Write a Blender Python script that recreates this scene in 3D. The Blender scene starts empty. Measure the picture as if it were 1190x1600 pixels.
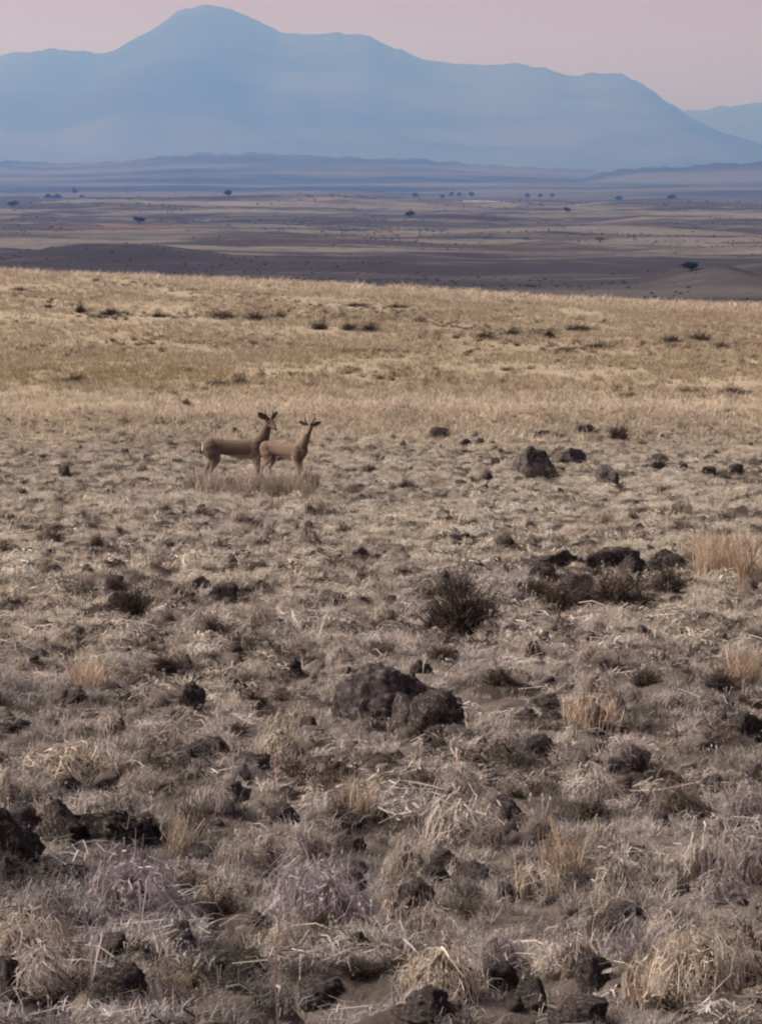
import bpy, bmesh, math, random
import numpy as np
from mathutils import Vector, Matrix, Euler, noise as mnoise

# ------------------------------------------------------------------ camera, sky, sun, exposure
SC = bpy.context.scene
COL = SC.collection
F, CX, CY, YH = 5671.0, 595.0, 800.0, 250.0          # focal length and centre in photo pixels, eye-level row
TILT = math.atan((CY - YH) / F)
cam_d = bpy.data.cameras.new("camera")
cam_d.sensor_fit = 'HORIZONTAL'; cam_d.sensor_width = 36.0
cam_d.lens = F / 1190.0 * 36.0
cam_d.clip_start = 0.5; cam_d.clip_end = 80000
cam = bpy.data.objects.new("camera", cam_d); COL.objects.link(cam)
cam.rotation_euler = (math.pi / 2 - TILT, 0, 0)
SC.camera = cam

SUN_EL, SUN_AZ = math.radians(43), math.radians(-86)   # azimuth from +Y (view direction) towards +X
w = bpy.data.worlds.new("World"); SC.world = w; w.use_nodes = True
nt = w.node_tree; nt.nodes.clear()
sky = nt.nodes.new("ShaderNodeTexSky"); sky.sky_type = 'NISHITA'; sky.sun_disc = False
sky.sun_elevation = SUN_EL; sky.sun_rotation = SUN_AZ
sky.altitude = 900; sky.air_density = 1.0; sky.dust_density = 4.0; sky.ozone_density = 1.0
hz = nt.nodes.new("ShaderNodeMix"); hz.data_type = 'RGBA'; hz.blend_type = 'MULTIPLY'
hz.inputs[0].default_value = 1.0; hz.inputs[7].default_value = (1.0, 0.455, 0.315, 1)
bg = nt.nodes.new("ShaderNodeBackground"); bg.inputs[1].default_value = 0.081
wo = nt.nodes.new("ShaderNodeOutputWorld")
nt.links.new(sky.outputs[0], hz.inputs[6]); nt.links.new(hz.outputs[2], bg.inputs[0]); nt.links.new(bg.outputs[0], wo.inputs[0])

sun_d = bpy.data.lights.new("sun", 'SUN'); sun_d.energy = 3.7; sun_d.angle = math.radians(28); sun_d.color = (1.0, 0.95, 0.90)
sun = bpy.data.objects.new("sun", sun_d); COL.objects.link(sun)
sdir = Vector((math.sin(SUN_AZ) * math.cos(SUN_EL), math.cos(SUN_AZ) * math.cos(SUN_EL), math.sin(SUN_EL)))
sun.rotation_euler = sdir.to_track_quat('Z', 'Y').to_euler()

SC.view_settings.view_transform = 'Standard'; SC.view_settings.look = 'None'
SC.view_settings.exposure = 0.95; SC.view_settings.gamma = 1.0
SC.view_settings.use_curve_mapping = False
cy = SC.cycles
cy.use_denoising = True
cy.max_bounces = 5; cy.diffuse_bounces = 2; cy.glossy_bounces = 1; cy.transmission_bounces = 2
cy.volume_bounces = 1; cy.transparent_max_bounces = 8
cy.pixel_filter_type = 'BLACKMAN_HARRIS'; cy.filter_width = 2.2
cy.sample_clamp_indirect = 4.0

HAZE_DENSITY = 1.0e-4
HAZE_COLOR = (0.15, 0.36, 1.0, 1)

# ------------------------------------------------------------------ helpers
RNG = np.random.default_rng(7)
random.seed(7)

def hash2(ix, iy, s):
    h = (ix.astype(np.int64) * 374761393 + iy.astype(np.int64) * 668265263 + s * 974634541) & 0xffffffff
    h = ((h ^ (h >> 13)) * 1274126177) & 0xffffffff
    return ((h ^ (h >> 16)) & 0xffffff) / float(0xffffff)

def vnoise(x, y, s=0):
    x = np.asarray(x, float); y = np.asarray(y, float)
    ix, iy = np.floor(x), np.floor(y); fx, fy = x - ix, y - iy
    fx = fx * fx * (3 - 2 * fx); fy = fy * fy * (3 - 2 * fy)
    a, b = hash2(ix, iy, s), hash2(ix + 1, iy, s); c, d = hash2(ix, iy + 1, s), hash2(ix + 1, iy + 1, s)
    return (a + (b - a) * fx) * (1 - fy) + (c + (d - c) * fx) * fy

def fbm(x, y, s=0, o=4):
    v, a, t = 0.0, 1.0, 0.0
    for k in range(o):
        v = v + a * (vnoise(x * 2 ** k + 17.3 * k, y * 2 ** k - 9.1 * k, s + k) - 0.5); t += a * 0.5; a *= 0.5
    return v / t

def sstep(a, b, x):
    t = np.clip((np.asarray(x, float) - a) / (b - a), 0, 1); return t * t * (3 - 2 * t)

def ray(px, py):
    cxv, u = (px - CX) / F, -(py - CY) / F
    return np.array([cxv, math.cos(TILT) + u * math.sin(TILT), -math.sin(TILT) + u * math.cos(TILT)])

def ratio(py):
    r = ray(CX, py); return r[2] / r[1]

# profile of the land straight ahead: (distance, photo row on which it shows)
PROF = [(2.5, 4200), (5, 2350), (8.9, 1600), (12.1, 1330), (16, 1150), (21.6, 1000), (30, 880), (40, 806), (53, 755), (65, 705),
        (76, 655), (95, 604), (120, 545), (150, 492), (190, 450), (240, 462), (320, 486), (450, 500), (600, 470), (720, 448), (1000, 414), (1500, 375),
        (2500, 338), (3700, 314), (4300, 316), (6000, 303), (9000, 283), (12000, 276), (16000, 270), (22000, 262), (40000, 256)]
_pd = np.array([p[0] for p in PROF]); _pz = np.array([ratio(p[1]) * p[0] for p in PROF])
_ld = np.linspace(math.log(2.5), math.log(40000), 900)
_lz = np.interp(_ld, np.log(_pd), _pz / _pd)
_k = np.hanning(25); _k /= _k.sum()
_lz = np.convolve(np.pad(_lz, 12, mode='edge'), _k, mode='valid')

def hummock(x, y, cell=0.42, seed=201):
    """0..1 relief of grass hummocks with low gaps between them"""
    gx, gy = np.floor(x / cell), np.floor(y / cell); best = np.zeros(np.broadcast(x, y).shape)
    for i in (-1, 0, 1):
        for j in (-1, 0, 1):
            cx, cy_ = gx + i, gy + j
            px = (cx + 0.15 + 0.7 * hash2(cx, cy_, seed)) * cell; py = (cy_ + 0.15 + 0.7 * hash2(cx, cy_, seed + 1)) * cell
            r = cell * (0.34 + 0.42 * hash2(cx, cy_, seed + 2)); h = 0.25 + 0.75 * hash2(cx, cy_, seed + 3)
            best = np.maximum(best, h * np.clip(1 - ((x - px) ** 2 + (y - py) ** 2) / r ** 2, 0, 1) ** 0.7)
    return best

BUMPS = []   # x, y, sx, sy, height

def H(x, y):
    x = np.asarray(x, float); y = np.asarray(y, float)
    d = np.maximum(y, 2.6)
    z = np.interp(np.log(d), _ld, _lz) * d
    tilt = sstep(85, 190, y) * (1 - 0.85 * sstep(260, 700, y))
    z = z - tilt * 0.0475 * np.clip(x, -90, 90)
    near = 1 - sstep(75, 110, y)
    z = z + near * (0.10 * fbm(x / 2.2, y / 3.0, 11, 4) + 0.20 * hummock(x, y) * (0.55 + 0.45 * fbm(x / 3, y / 4, 35, 2)) - 0.05 + 0.03 * fbm(x / 0.16, y / 0.16, 37, 2))
    z = z + (1 - near) * (1 - sstep(250, 400, y)) * 0.22 * fbm(x / 9, y / 14, 41, 4)
    far = sstep(500, 900, y)
    amp = np.clip(d / 1000.0, 0.6, 6.0)
    z = z + far * (1.3 * amp * fbm(x / 240, y / 300, 51, 5) + 1.6 * amp * fbm(x / 900, y / 900, 61, 4) - 1.0 * amp)
    rg = 1 - np.abs(fbm(x / 130, y / 150, 161, 4)) * 2.0
    z = z + far * (1 - sstep(4500, 6500, y)) * (1.5 * np.clip(amp, 0.8, 2.5) * rg + 0.5 * fbm(x / 22, y / 30, 171, 3))
    for bx, by, sx, sy, h in BUMPS:
        z = z + h * np.exp(-((x - bx) / sx) ** 2 - ((y - by) / sy) ** 2)
    return z

def place(px, d):
    """world x for photo column px at distance d"""
    return (px - CX) / F * d / math.cos(TILT) * 1.0

def ground_at(px, py, dmin=6.0, dmax=9000.0):
    r = ray(px, py)
    t = np.geomspace(dmin, dmax, 4000)
    X, Y, Z = r[0] * t / r[1], t, r[2] * t / r[1]
    below = np.where(Z <= H(X, Y))[0]
    i = below[0] if len(below) else len(t) - 1
    return float(X[i]), float(Y[i]), float(H(X[i], Y[i]))

def px_per_m(d): return F / d * math.cos(TILT)

# knolls on the plain
def bump(px, d, wpx, depth, hpx):
    BUMPS.append((place(px, d), d, wpx / px_per_m(d), depth, hpx / px_per_m(d)))
bump(1110, 760, 85, 40, 34)
bump(1230, 900, 120, 80, 16)
bump(170, 1020, 190, 50, 30)
bump(-60, 1100, 150, 70, 20)
bump(560, 1010, 260, 60, 8)
bump(900, 1750, 260, 120, 8)
bump(330, 3650, 300, 260, 9)
bump(120, 3300, 120, 160, 7)
bump(560, 3700, 190, 260, 7)
bump(760, 2700, 260, 200, 5)

def tag(o, label=None, cat=None, group=None, kind=None):
    if label: o["label"] = label
    if cat: o["category"] = cat
    if group: o["group"] = group
    if kind: o["kind"] = kind
    return o

def link(name, me, mat=None, parent=None):
    o = bpy.data.objects.new(name, me); COL.objects.link(o)
    if mat is not None and me is not None and not me.materials: me.materials.append(mat)
    if parent is not None: o.parent = parent
    return o

def mesh_np(name, V, Q, smooth=False, attr=None, tris=False):
    me = bpy.data.meshes.new(name)
    n = 3 if tris else 4
    V = np.asarray(V, np.float32).reshape(-1, 3); Q = np.asarray(Q, np.int32).reshape(-1, n)
    me.vertices.add(len(V)); me.vertices.foreach_set("co", V.ravel())
    me.loops.add(Q.size); me.loops.foreach_set("vertex_index", Q.ravel())
    me.polygons.add(len(Q)); me.polygons.foreach_set("loop_start", np.arange(0, Q.size, n, dtype=np.int32))
    me.update(calc_edges=True)
    me.polygons.foreach_set("use_smooth", np.full(len(Q), smooth))
    if attr is not None:
        a = me.attributes.new("v", 'FLOAT', 'POINT'); a.data.foreach_set("value", np.asarray(attr, np.float32))
    return me

def strips(P, W, S, val=None):
    """N ribbons of K points P (N,K,3), half widths W (N,K), side vectors S (N,3)."""
    N, K, _ = P.shape
    L = P - S[:, None, :] * W[..., None]; R = P + S[:, None, :] * W[..., None]
    V = np.stack([L, R], 2).reshape(N * K * 2, 3)
    b = (np.arange(N) * K * 2)[:, None] + (np.arange(K - 1) * 2)[None, :]
    Q = np.stack([b, b + 1, b + 3, b + 2], -1).reshape(-1, 4)
    A = None if val is None else np.repeat(val, K * 2)
    return V, Q, A

def join(parts):
    V, Q, A, o = [], [], [], 0
    for v, q, a in parts:
        V.append(v); Q.append(q + o); A.append(a if a is not None else np.ones(len(v))); o += len(v)
    return np.concatenate(V), np.concatenate(Q), np.concatenate(A)

# ------------------------------------------------------------------ materials
def new_mat(name):
    m = bpy.data.materials.new(name); m.use_nodes = True
    n = m.node_tree; n.nodes.clear()
    out = n.nodes.new("ShaderNodeOutputMaterial")
    return m, n, out

def ND(n, t, **kw):
    x = n.nodes.new(t)
    for k, v in kw.items(): setattr(x, k, v)
    return x

def noise_node(n, scale, detail=4, rough=0.55, vec=None):
    x = ND(n, "ShaderNodeTexNoise"); x.inputs["Scale"].default_value = scale; x.inputs["Detail"].default_value = detail
    x.inputs["Roughness"].default_value = rough
    if vec is not None: n.links.new(vec, x.inputs["Vector"])
    return x

def ramp(n, fac, stops):
    x = ND(n, "ShaderNodeValToRGB"); n.links.new(fac, x.inputs[0])
    e = x.color_ramp.elements
    while len(e) < len(stops): e.new(0.5)
    for i, (p, c) in enumerate(stops):
        e[i].position = p; e[i].color = (*c, 1)
    return x

def mixc(n, a, b, fac, mode='MIX'):
    x = ND(n, "ShaderNodeMix", data_type='RGBA', blend_type=mode)
    for s, i in ((fac, 0), (a, 6), (b, 7)):
        if isinstance(s, (int, float)): x.inputs[i].default_value = s
        elif isinstance(s, tuple): x.inputs[i].default_value = (*s, 1)
        else: n.links.new(s, x.inputs[i])
    return x.outputs[2]

def maprange(n, v, a, b, c=0.0, d=1.0):
    x = ND(n, "ShaderNodeMapRange", interpolation_type='SMOOTHSTEP'); n.links.new(v, x.inputs[0])
    for i, k in zip((1, 2, 3, 4), (a, b, c, d)): x.inputs[i].default_value = k
    return x.outputs[0]

def leafy(name, source, gain=1.0, transl=0.28):
    """dry stems: colour comes from the plant (object colour or the instance's own colour) times a per-stem value"""
    m, n, out = new_mat(name)
    if source == 'INSTANCER':
        c = ND(n, "ShaderNodeAttribute", attribute_type='INSTANCER', attribute_name="col").outputs["Vector"]
    elif source == 'OBJECT':
        c = ND(n, "ShaderNodeObjectInfo").outputs["Color"]
    else:
        rgb = ND(n, "ShaderNodeRGB"); rgb.outputs[0].default_value = (*source, 1); c = rgb.outputs[0]
    v = ND(n, "ShaderNodeAttribute", attribute_type='GEOMETRY', attribute_name="v").outputs["Fac"]
    mul = ND(n, "ShaderNodeVectorMath", operation='SCALE'); n.links.new(c, mul.inputs[0]); n.links.new(v, mul.inputs[3])
    d = ND(n, "ShaderNodeBsdfDiffuse"); t = ND(n, "ShaderNodeBsdfTranslucent"); mx = ND(n, "ShaderNodeMixShader")
    mx.inputs[0].default_value = transl
    n.links.new(mul.outputs[0], d.inputs[0]); n.links.new(mul.outputs[0], t.inputs[0])
    n.links.new(d.outputs[0], mx.inputs[1]); n.links.new(t.outputs[0], mx.inputs[2]); n.links.new(mx.outputs[0], out.inputs[0])
    return m

M = {}
M['grass'] = leafy("dry_grass_stems", 'INSTANCER')
M['shrub'] = leafy("dry_shrub_stems", 'OBJECT')
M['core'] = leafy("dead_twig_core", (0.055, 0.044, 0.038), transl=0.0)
M['leaf'] = leafy("dark_tree_leaves", (0.022, 0.024, 0.015), transl=0.1)
M['leaf_red'] = leafy("rusty_bush_leaves", (0.20, 0.085, 0.045))

def diffuse_mat(name, col, rough=0.9):
    m, n, out = new_mat(name)
    p = ND(n, "ShaderNodeBsdfPrincipled"); p.inputs["Roughness"].default_value = rough
    p.inputs["Specular IOR Level"].default_value = 0.15
    tc = ND(n, "ShaderNodeTexCoord")
    nz = noise_node(n, 9, 4, 0.6, tc.outputs["Object"])
    c = mixc(n, tuple(k * 0.75 for k in col), tuple(min(1, k * 1.25) for k in col), nz.outputs[0])
    n.links.new(c, p.inputs["Base Color"]); n.links.new(p.outputs[0], out.inputs[0])
    return m
M['bark'] = diffuse_mat("grey_bark", (0.07, 0.055, 0.045))
M['horn'] = diffuse_mat("dark_horn", (0.035, 0.028, 0.024), 0.55)
M['hoof'] = diffuse_mat("black_hoof", (0.03, 0.025, 0.022), 0.6)
M['eye'] = diffuse_mat("dark_eye", (0.01, 0.008, 0.007), 0.15)
M['stone_small'] = diffuse_mat("grey_stone", (0.13, 0.115, 0.11))

# basalt with lichen
def rock_mat():
    m, n, out = new_mat("weathered_basalt")
    tc = ND(n, "ShaderNodeTexCoord"); oi = ND(n, "ShaderNodeObjectInfo")
    off = ND(n, "ShaderNodeVectorMath", operation='ADD')
    n.links.new(tc.outputs["Object"], off.inputs[0])
    sc = ND(n, "ShaderNodeVectorMath", operation='SCALE'); n.links.new(oi.outputs["Location"], sc.inputs[0]); sc.inputs[3].default_value = 3.1
    n.links.new(sc.outputs[0], off.inputs[1])
    v = off.outputs[0]
    a = noise_node(n, 5, 6, 0.65, v); b = noise_node(n, 9, 6, 0.72, v); c = noise_node(n, 70, 3, 0.6, v)
    base = mixc(n, oi.outputs["Color"], (0.03, 0.026, 0.027), maprange(n, a.outputs[0], 0.42, 0.62))
    lich = mixc(n, base, (0.27, 0.245, 0.22), maprange(n, b.outputs[0], 0.52, 0.60, 0, 0.75))
    p = ND(n, "ShaderNodeBsdfPrincipled"); p.inputs["Roughness"].default_value = 0.93; p.inputs["Specular IOR Level"].default_value = 0.2
    n.links.new(lich, p.inputs["Base Color"])
    ad = ND(n, "ShaderNodeMath", operation='ADD'); n.links.new(b.outputs[0], ad.inputs[0]); n.links.new(c.outputs[0], ad.inputs[1])
    bp = ND(n, "ShaderNodeBump"); bp.inputs["Strength"].default_value = 0.9; bp.inputs["Distance"].default_value = 0.02
    n.links.new(ad.outputs[0], bp.inputs["Height"]); n.links.new(bp.outputs[0], p.inputs["Normal"])
    n.links.new(p.outputs[0], out.inputs[0])
    return m
M['rock'] = rock_mat()

def ground_mat():
    m, n, out = new_mat("steppe_ground")
    geo = ND(n, "ShaderNodeNewGeometry"); sep = ND(n, "ShaderNodeSeparateXYZ"); n.links.new(geo.outputs["Position"], sep.inputs[0])
    pos = geo.outputs["Position"]; Y = sep.outputs[1]
    # stony soil between the plants of the near slope
    s1 = noise_node(n, 1.3, 6, 0.6, pos); s2 = noise_node(n, 14, 5, 0.7, pos)
    soil = mixc(n, (0.042, 0.036, 0.034), (0.14, 0.123, 0.11), maprange(n, s1.outputs[0], 0.35, 0.65))
    soil = mixc(n, soil, (0.05, 0.042, 0.038), maprange(n, s2.outputs[0], 0.52, 0.68, 0, 0.8))
    # straw field behind
    f1 = noise_node(n, 0.09, 6, 0.6, pos); f2 = noise_node(n, 0.7, 5, 0.65, pos)
    field = mixc(n, (0.25, 0.215, 0.155), (0.32, 0.28, 0.21), maprange(n, f1.outputs[0], 0.35, 0.65))
    field = mixc(n, field, (0.27, 0.215, 0.14), maprange(n, f2.outputs[0], 0.5, 0.72, 0, 0.6))
    c = mixc(n, soil, field, maprange(n, Y, 60, 85))
    # dark scrub plain with paler fallow strips
    stv = ND(n, "ShaderNodeVectorMath", operation='MULTIPLY'); n.links.new(pos, stv.inputs[0]); stv.inputs[1].default_value = (0.45, 1.0, 1.0); pst = stv.outputs[0]
    g1 = noise_node(n, 0.0055, 7, 0.62, pst); g2 = noise_node(n, 0.016, 6, 0.6, pst); g3 = noise_node(n, 0.0011, 5, 0.55, pos)
    g4 = noise_node(n, 0.05, 5, 0.65, pst); g5 = noise_node(n, 0.25, 3, 0.6, pos)
    plain = mixc(n, (0.042, 0.043, 0.043), (0.125, 0.121, 0.108), maprange(n, g1.outputs[0], 0.44, 0.58))
    plain = mixc(n, plain, (0.030, 0.026, 0.026), maprange(n, g2.outputs[0], 0.51, 0.58, 0, 0.85))
    plain = mixc(n, plain, (0.20, 0.17, 0.145), maprange(n, g4.outputs[0], 0.56, 0.66, 0, 0.6))
    plain = mixc(n, plain, (0.19, 0.165, 0.14), maprange(n, g3.outputs[0], 0.56, 0.62, 0, 0.6))
    plain = mixc(n, plain, (0.035, 0.030, 0.028), maprange(n, g5.outputs[0], 0.52, 0.66, 0, 0.6))
    wy = ND(n, "ShaderNodeMath", operation='MULTIPLY_ADD'); n.links.new(g1.outputs[0], wy.inputs[0]); wy.inputs[1].default_value = 1500; n.links.new(Y, wy.inputs[2])
    plain = mixc(n, plain, (0.026, 0.023, 0.025), maprange(n, wy.outputs[0], 1960, 1860, 0, 0.55))
    red = noise_node(n, 0.0035, 3, 0.5, pos)
    plain = mixc(n, plain, (0.12, 0.070, 0.055), maprange(n, red.outputs[0], 0.60, 0.68, 0, 0.35))
    c = mixc(n, c, plain, maprange(n, Y, 260, 420))
    farc = mixc(n, (0.022, 0.026, 0.024), (0.085, 0.08, 0.065), maprange(n, g3.outputs[0], 0.4, 0.62))
    c = mixc(n, c, farc, maprange(n, Y, 3900, 5200))
    mk1 = ND(n, "ShaderNodeMath", operation='MULTIPLY'); mk2 = ND(n, "ShaderNodeMath", operation='MULTIPLY'); mk3 = ND(n, "ShaderNodeMath", operation='MULTIPLY')
    Xc = sep.outputs[0]
    n.links.new(maprange(n, Xc, 70, 84), mk1.inputs[0]); n.links.new(maprange(n, Xc, 160, 185, 1, 0), mk1.inputs[1])
    n.links.new(maprange(n, Y, 4700, 4760), mk2.inputs[0]); n.links.new(maprange(n, Y, 5250, 5330, 1, 0), mk2.inputs[1])
    n.links.new(mk1.outputs[0], mk3.inputs[0]); n.links.new(mk2.outputs[0], mk3.inputs[1])
    c = mixc(n, c, (0.36, 0.325, 0.29), mk3.outputs[0])
    p = ND(n, "ShaderNodeBsdfPrincipled"); p.inputs["Roughness"].default_value = 1.0; p.inputs["Specular IOR Level"].default_value = 0.05
    n.links.new(c, p.inputs["Base Color"])
    bp = ND(n, "ShaderNodeBump"); bp.inputs["Strength"].default_value = 0.7; bp.inputs["Distance"].default_value = 0.04
    n.links.new(s2.outputs[0], bp.inputs["Height"]); n.links.new(bp.outputs[0], p.inputs["Normal"])
    n.links.new(p.outputs[0], out.inputs[0])
    return m
M['ground'] = ground_mat()

def hill_mat(name, a, b, scale):
    m, n, out = new_mat(name)
    geo = ND(n, "ShaderNodeNewGeometry")
    nz = noise_node(n, scale, 6, 0.6, geo.outputs["Position"])
    c = mixc(n, a, b, maprange(n, nz.outputs[0], 0.36, 0.64))
    p = ND(n, "ShaderNodeBsdfPrincipled"); p.inputs["Roughness"].default_value = 1.0; p.inputs["Specular IOR Level"].default_value = 0.0
    n.links.new(c, p.inputs["Base Color"]); n.links.new(p.outputs[0], out.inputs[0])
    return m
M['hill'] = hill_mat("dry_hill", (0.025, 0.028, 0.022), (0.085, 0.078, 0.06), 0.0012)
M['mountain'] = hill_mat("mountain_scrub", (0.028, 0.028, 0.026), (0.068, 0.063, 0.054), 0.0007)

# ------------------------------------------------------------------ large structure
def build_ground():
    rows = np.concatenate([np.geomspace(2.6, 7, 30)[:-1], np.geomspace(7, 12, 110)[:-1], np.geomspace(12, 40, 400)[:-1], np.geomspace(40, 80, 170)[:-1], np.geomspace(80, 260, 150)[:-1],
                           np.geomspace(260, 700, 30)[:-1], np.geomspace(700, 6000, 420)[:-1], np.geomspace(6000, 39000, 50)])
    u = np.linspace(-1, 1, 301); u = 0.19 * u + 0.25 * u ** 7
    Yg = np.repeat(rows[:, None], len(u), 1); Xg = (Yg + 14.0 * (1 - sstep(60, 300, Yg)) ) * u[None, :]
    Zg = H(Xg, Yg)
    V = np.stack([Xg, Yg, Zg], -1).reshape(-1, 3)
    nr, nc = len(rows), len(u)
    i = (np.arange(nr - 1)[:, None] * nc + np.arange(nc - 1)[None, :])
    Q = np.stack([i, i + 1, i + nc + 1, i + nc], -1).reshape(-1, 4)
    o = link("ground", mesh_np("ground", V, Q, True), M['ground'])
    tag(o, "dry stony steppe slope running down to a dark plain", kind="structure")
build_ground()

def build_range(name, pts, D, depth, mat, label, rough, seed, span=(-900, 2100), back=0.5):
    """ridge whose skyline follows (column, row) points of the photograph at its true distance D, with real depth"""
    pts = sorted(pts); px = np.linspace(span[0], span[1], 520)
    py = np.interp(px, [p[0] for p in pts], [p[1] for p in pts])
    k = np.hanning(7); k /= k.sum(); py = np.convolve(np.pad(py, 3, mode='edge'), k, mode='valid')
    jag = -4.2 * fbm(px / 17.0, px * 0, seed + 400, 4) / F * D          # small teeth of the skyline, fading down the slope
    crest = np.array([ratio(v) for v in py]) * D
    v = np.linspace(-1, 1, 61)
    base = H(np.zeros(1), np.array([D - depth]))[0] - 20
    xs = (px - CX) / F * D
    Yg = D + np.where(v < 0, v * depth, v * depth * back)[None, :] + 0 * xs[:, None]
    Xg = xs[:, None] + 0 * Yg
    fall = np.clip(1 - np.abs(v), 0, 1)[None, :]
    prof = fall ** 1.15
    gull = fbm(Xg / rough, Yg / rough * 0.7, seed, 5)
    Z = base + (crest[:, None] - base) * np.clip(prof + 0.5 * gull * (1 - fall) * np.minimum(1, 4 * fall), 0, 1) + jag[:, None] * fall ** 9
    V = np.stack([Xg, Yg, Z], -1).reshape(-1, 3)
    nr, nc = Z.shape
    i = (np.arange(nr - 1)[:, None] * nc + np.arange(nc - 1)[None, :])
    Q = np.stack([i, i + nc, i + nc + 1, i + 1], -1).reshape(-1, 4)
    o = link(name, mesh_np(name, V, Q, True), mat)
    tag(o, label, kind="structure")
    return o

build_range("mountain", [(-900, 210), (-500, 170), (-200, 120), (0, 88), (50, 79), (100, 76), (140, 79), (165, 85), (185, 78), (240, 43), (285, 16), (315, 6),
            (330, 5), (350, 8), (385, 21), (420, 42), (440, 50), (480, 51), (545, 51), (575, 55), (620, 76), (680, 97), (725, 102), (760, 99), (805, 98),
            (840, 104), (875, 116), (900, 117), (925, 113), (965, 114), (990, 124), (1040, 160), (1066, 176), (1090, 190), (1150, 225), (1220, 262), (2100, 270)],
            25000, 7000, M['mountain'], "blue hazy mountain with a rounded peak left of centre", 2300, 5)
build_range("mountain", [(-900, 300), (700, 260), (900, 215), (1066, 174), (1100, 171), (1150, 163), (1190, 157), (1260, 146), (1400, 120), (1700, 150), (2100, 220)],
            27500, 5000, M['mountain'], "paler mountain shoulder at the right edge of the range", 2600, 9, span=(400, 2100))
build_range("hill", [(-900, 262), (-300, 258), (0, 251), (60, 254), (120, 254), (200, 250), (260, 244), (300, 240), (350, 238), (420, 240), (500, 244), (600, 247),
            (660, 249), (720, 254), (800, 259), (870, 264), (950, 267), (1050, 276), (1200, 290), (2100, 300)],
            12500, 3500, M['hill'], "long low blue hill below the mountain", 900, 13)
build_range("hill", [(-900, 320), (600, 310), (850, 290), (930, 272), (975, 264), (1030, 261), (1090, 258), (1140, 254), (1190, 252), (1300, 246), (1600, 250), (2100, 262)],
            10500, 2500, M['hill'], "low hill rising at the right below the mountain", 800, 17, span=(500, 2100))

# haze: one closed box round the camera and the whole land
hm, hn, hout = new_mat("haze_air")
pv = ND(hn, "ShaderNodeVolumePrincipled")
pv.inputs["Color"].default_value = HAZE_COLOR; pv.inputs["Density"].default_value = HAZE_DENSITY
pv.inputs["Absorption Color"].default_value = (1, 1, 1, 1); pv.inputs["Anisotropy"].default_value = 0.45
hn.links.new(pv.outputs[0], hout.inputs["Volume"])
bm = bmesh.new(); bmesh.ops.create_cube(bm, size=1)
for vtx in bm.verts:
    vtx.co.x *= 44000; vtx.co.y = -3000 if vtx.co.y < 0 else 40500; vtx.co.z = -420 if vtx.co.z < 0 else 1350
me = bpy.data.meshes.new("haze"); bm.to_mesh(me); bm.free()
hz_o = link("haze", me, hm); tag(hz_o, "pale blue evening haze over the plain", kind="stuff")

# ------------------------------------------------------------------ plant meshes
def unit(a): return a / np.maximum(np.linalg.norm(a, axis=-1, keepdims=True), 1e-9)

def tuft(rng, n, hgt, spread, wid, K=4, droop=0.5, base_r=0.05):
    """upright tuft of arching grass blades"""
    az = rng.uniform(0, 2 * np.pi, n); lean = rng.uniform(0.1, 1.0, n) ** 0.8 * spread
    L = hgt * rng.uniform(0.45, 1.1, n); t = np.linspace(0, 1, K)
    br = base_r * np.sqrt(rng.uniform(0, 1, n)); ba = rng.uniform(0, 2 * np.pi, n)
    dirh = np.stack([np.cos(az), np.sin(az), 0 * az], -1)
    out = (lean * L)[:, None] * (0.4 * t + 0.6 * t ** 2)[None, :]
    up = L[:, None] * (t[None, :] - droop * (lean[:, None]) * t[None, :] ** 3 * 0.75)
    P = dirh[:, None, :] * out[..., None]; P[..., 2] += up - 0.02
    P[..., 0] += (br * np.cos(ba))[:, None]; P[..., 1] += (br * np.sin(ba))[:, None]
    P += rng.normal(0, 0.012 * hgt / 0.2, P.shape) * t[None, :, None]
    W = wid * rng.uniform(0.6, 1.3, n)[:, None] * (1 - 0.8 * t ** 1.5)[None, :]
    sa = rng.uniform(0, np.pi, n); S = np.stack([np.cos(sa), np.sin(sa), rng.normal(0, 0.2, n)], -1)
    return strips(P, W, unit(S), rng.uniform(0.55, 1.25, n))

def litter(rng, n, r, wid):
    """broken stems lying criss-cross on the ground"""
    K = 3; t = np.linspace(-0.5, 0.5, K)
    c = np.stack([rng.normal(0, r * 0.5, n), rng.normal(0, r * 0.5, n), rng.uniform(0.004, 0.06, n)], -1)
    az = rng.uniform(0, np.pi, n); L = rng.uniform(0.05, 0.2, n)
    d = np.stack([np.cos(az), np.sin(az), rng.normal(0, 0.22, n)], -1)
    P = c[:, None, :] + d[:, None, :] * (t[None, :, None] * L[:, None, None]); P[:, 1, 2] += rng.uniform(0, 0.03, n)
    W = wid * rng.uniform(0.5, 1.3, (n, 1)) * np.ones((1, K))
    S = unit(np.stack([-np.sin(az), np.cos(az), rng.normal(0, 0.5, n)], -1))
    return strips(P, W, S, rng.uniform(0.5, 1.3, n))

def heads(rng, n, hgt, spread, size):
    """stalks ending in small seed heads (crossed little diamonds)"""
    out = []
    az = rng.uniform(0, 2 * np.pi, n); ln = rng.uniform(0, spread, n); L = hgt * rng.uniform(0.6, 1.1, n)
    top = np.stack([np.cos(az) * ln * L, np.sin(az) * ln * L, L], -1)
    mid = top * 0.5; mid[:, :2] *= 0.7
    P = np.stack([0 * top, mid, top], 1); S = unit(np.stack([np.sin(az), -np.cos(az), 0 * az], -1))
    out.append(strips(P, np.full((n, 3), 0.0018), S, rng.uniform(0.6, 1.0, n)))
    for rot in (0.0, np.pi / 2):
        s = np.stack([np.cos(az + rot), np.sin(az + rot), 0 * az], -1)
        P = np.stack([top - [0, 0, size * 0.6], top, top + [0, 0, size * 0.8]], 1)
        out.append(strips(P, np.array([[0.1, 1, 0.15]]) * size * 0.5 * rng.uniform(0.6, 1.2, (n, 1)), s, rng.uniform(1.1, 1.6, n)))
    return join(out)

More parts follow.
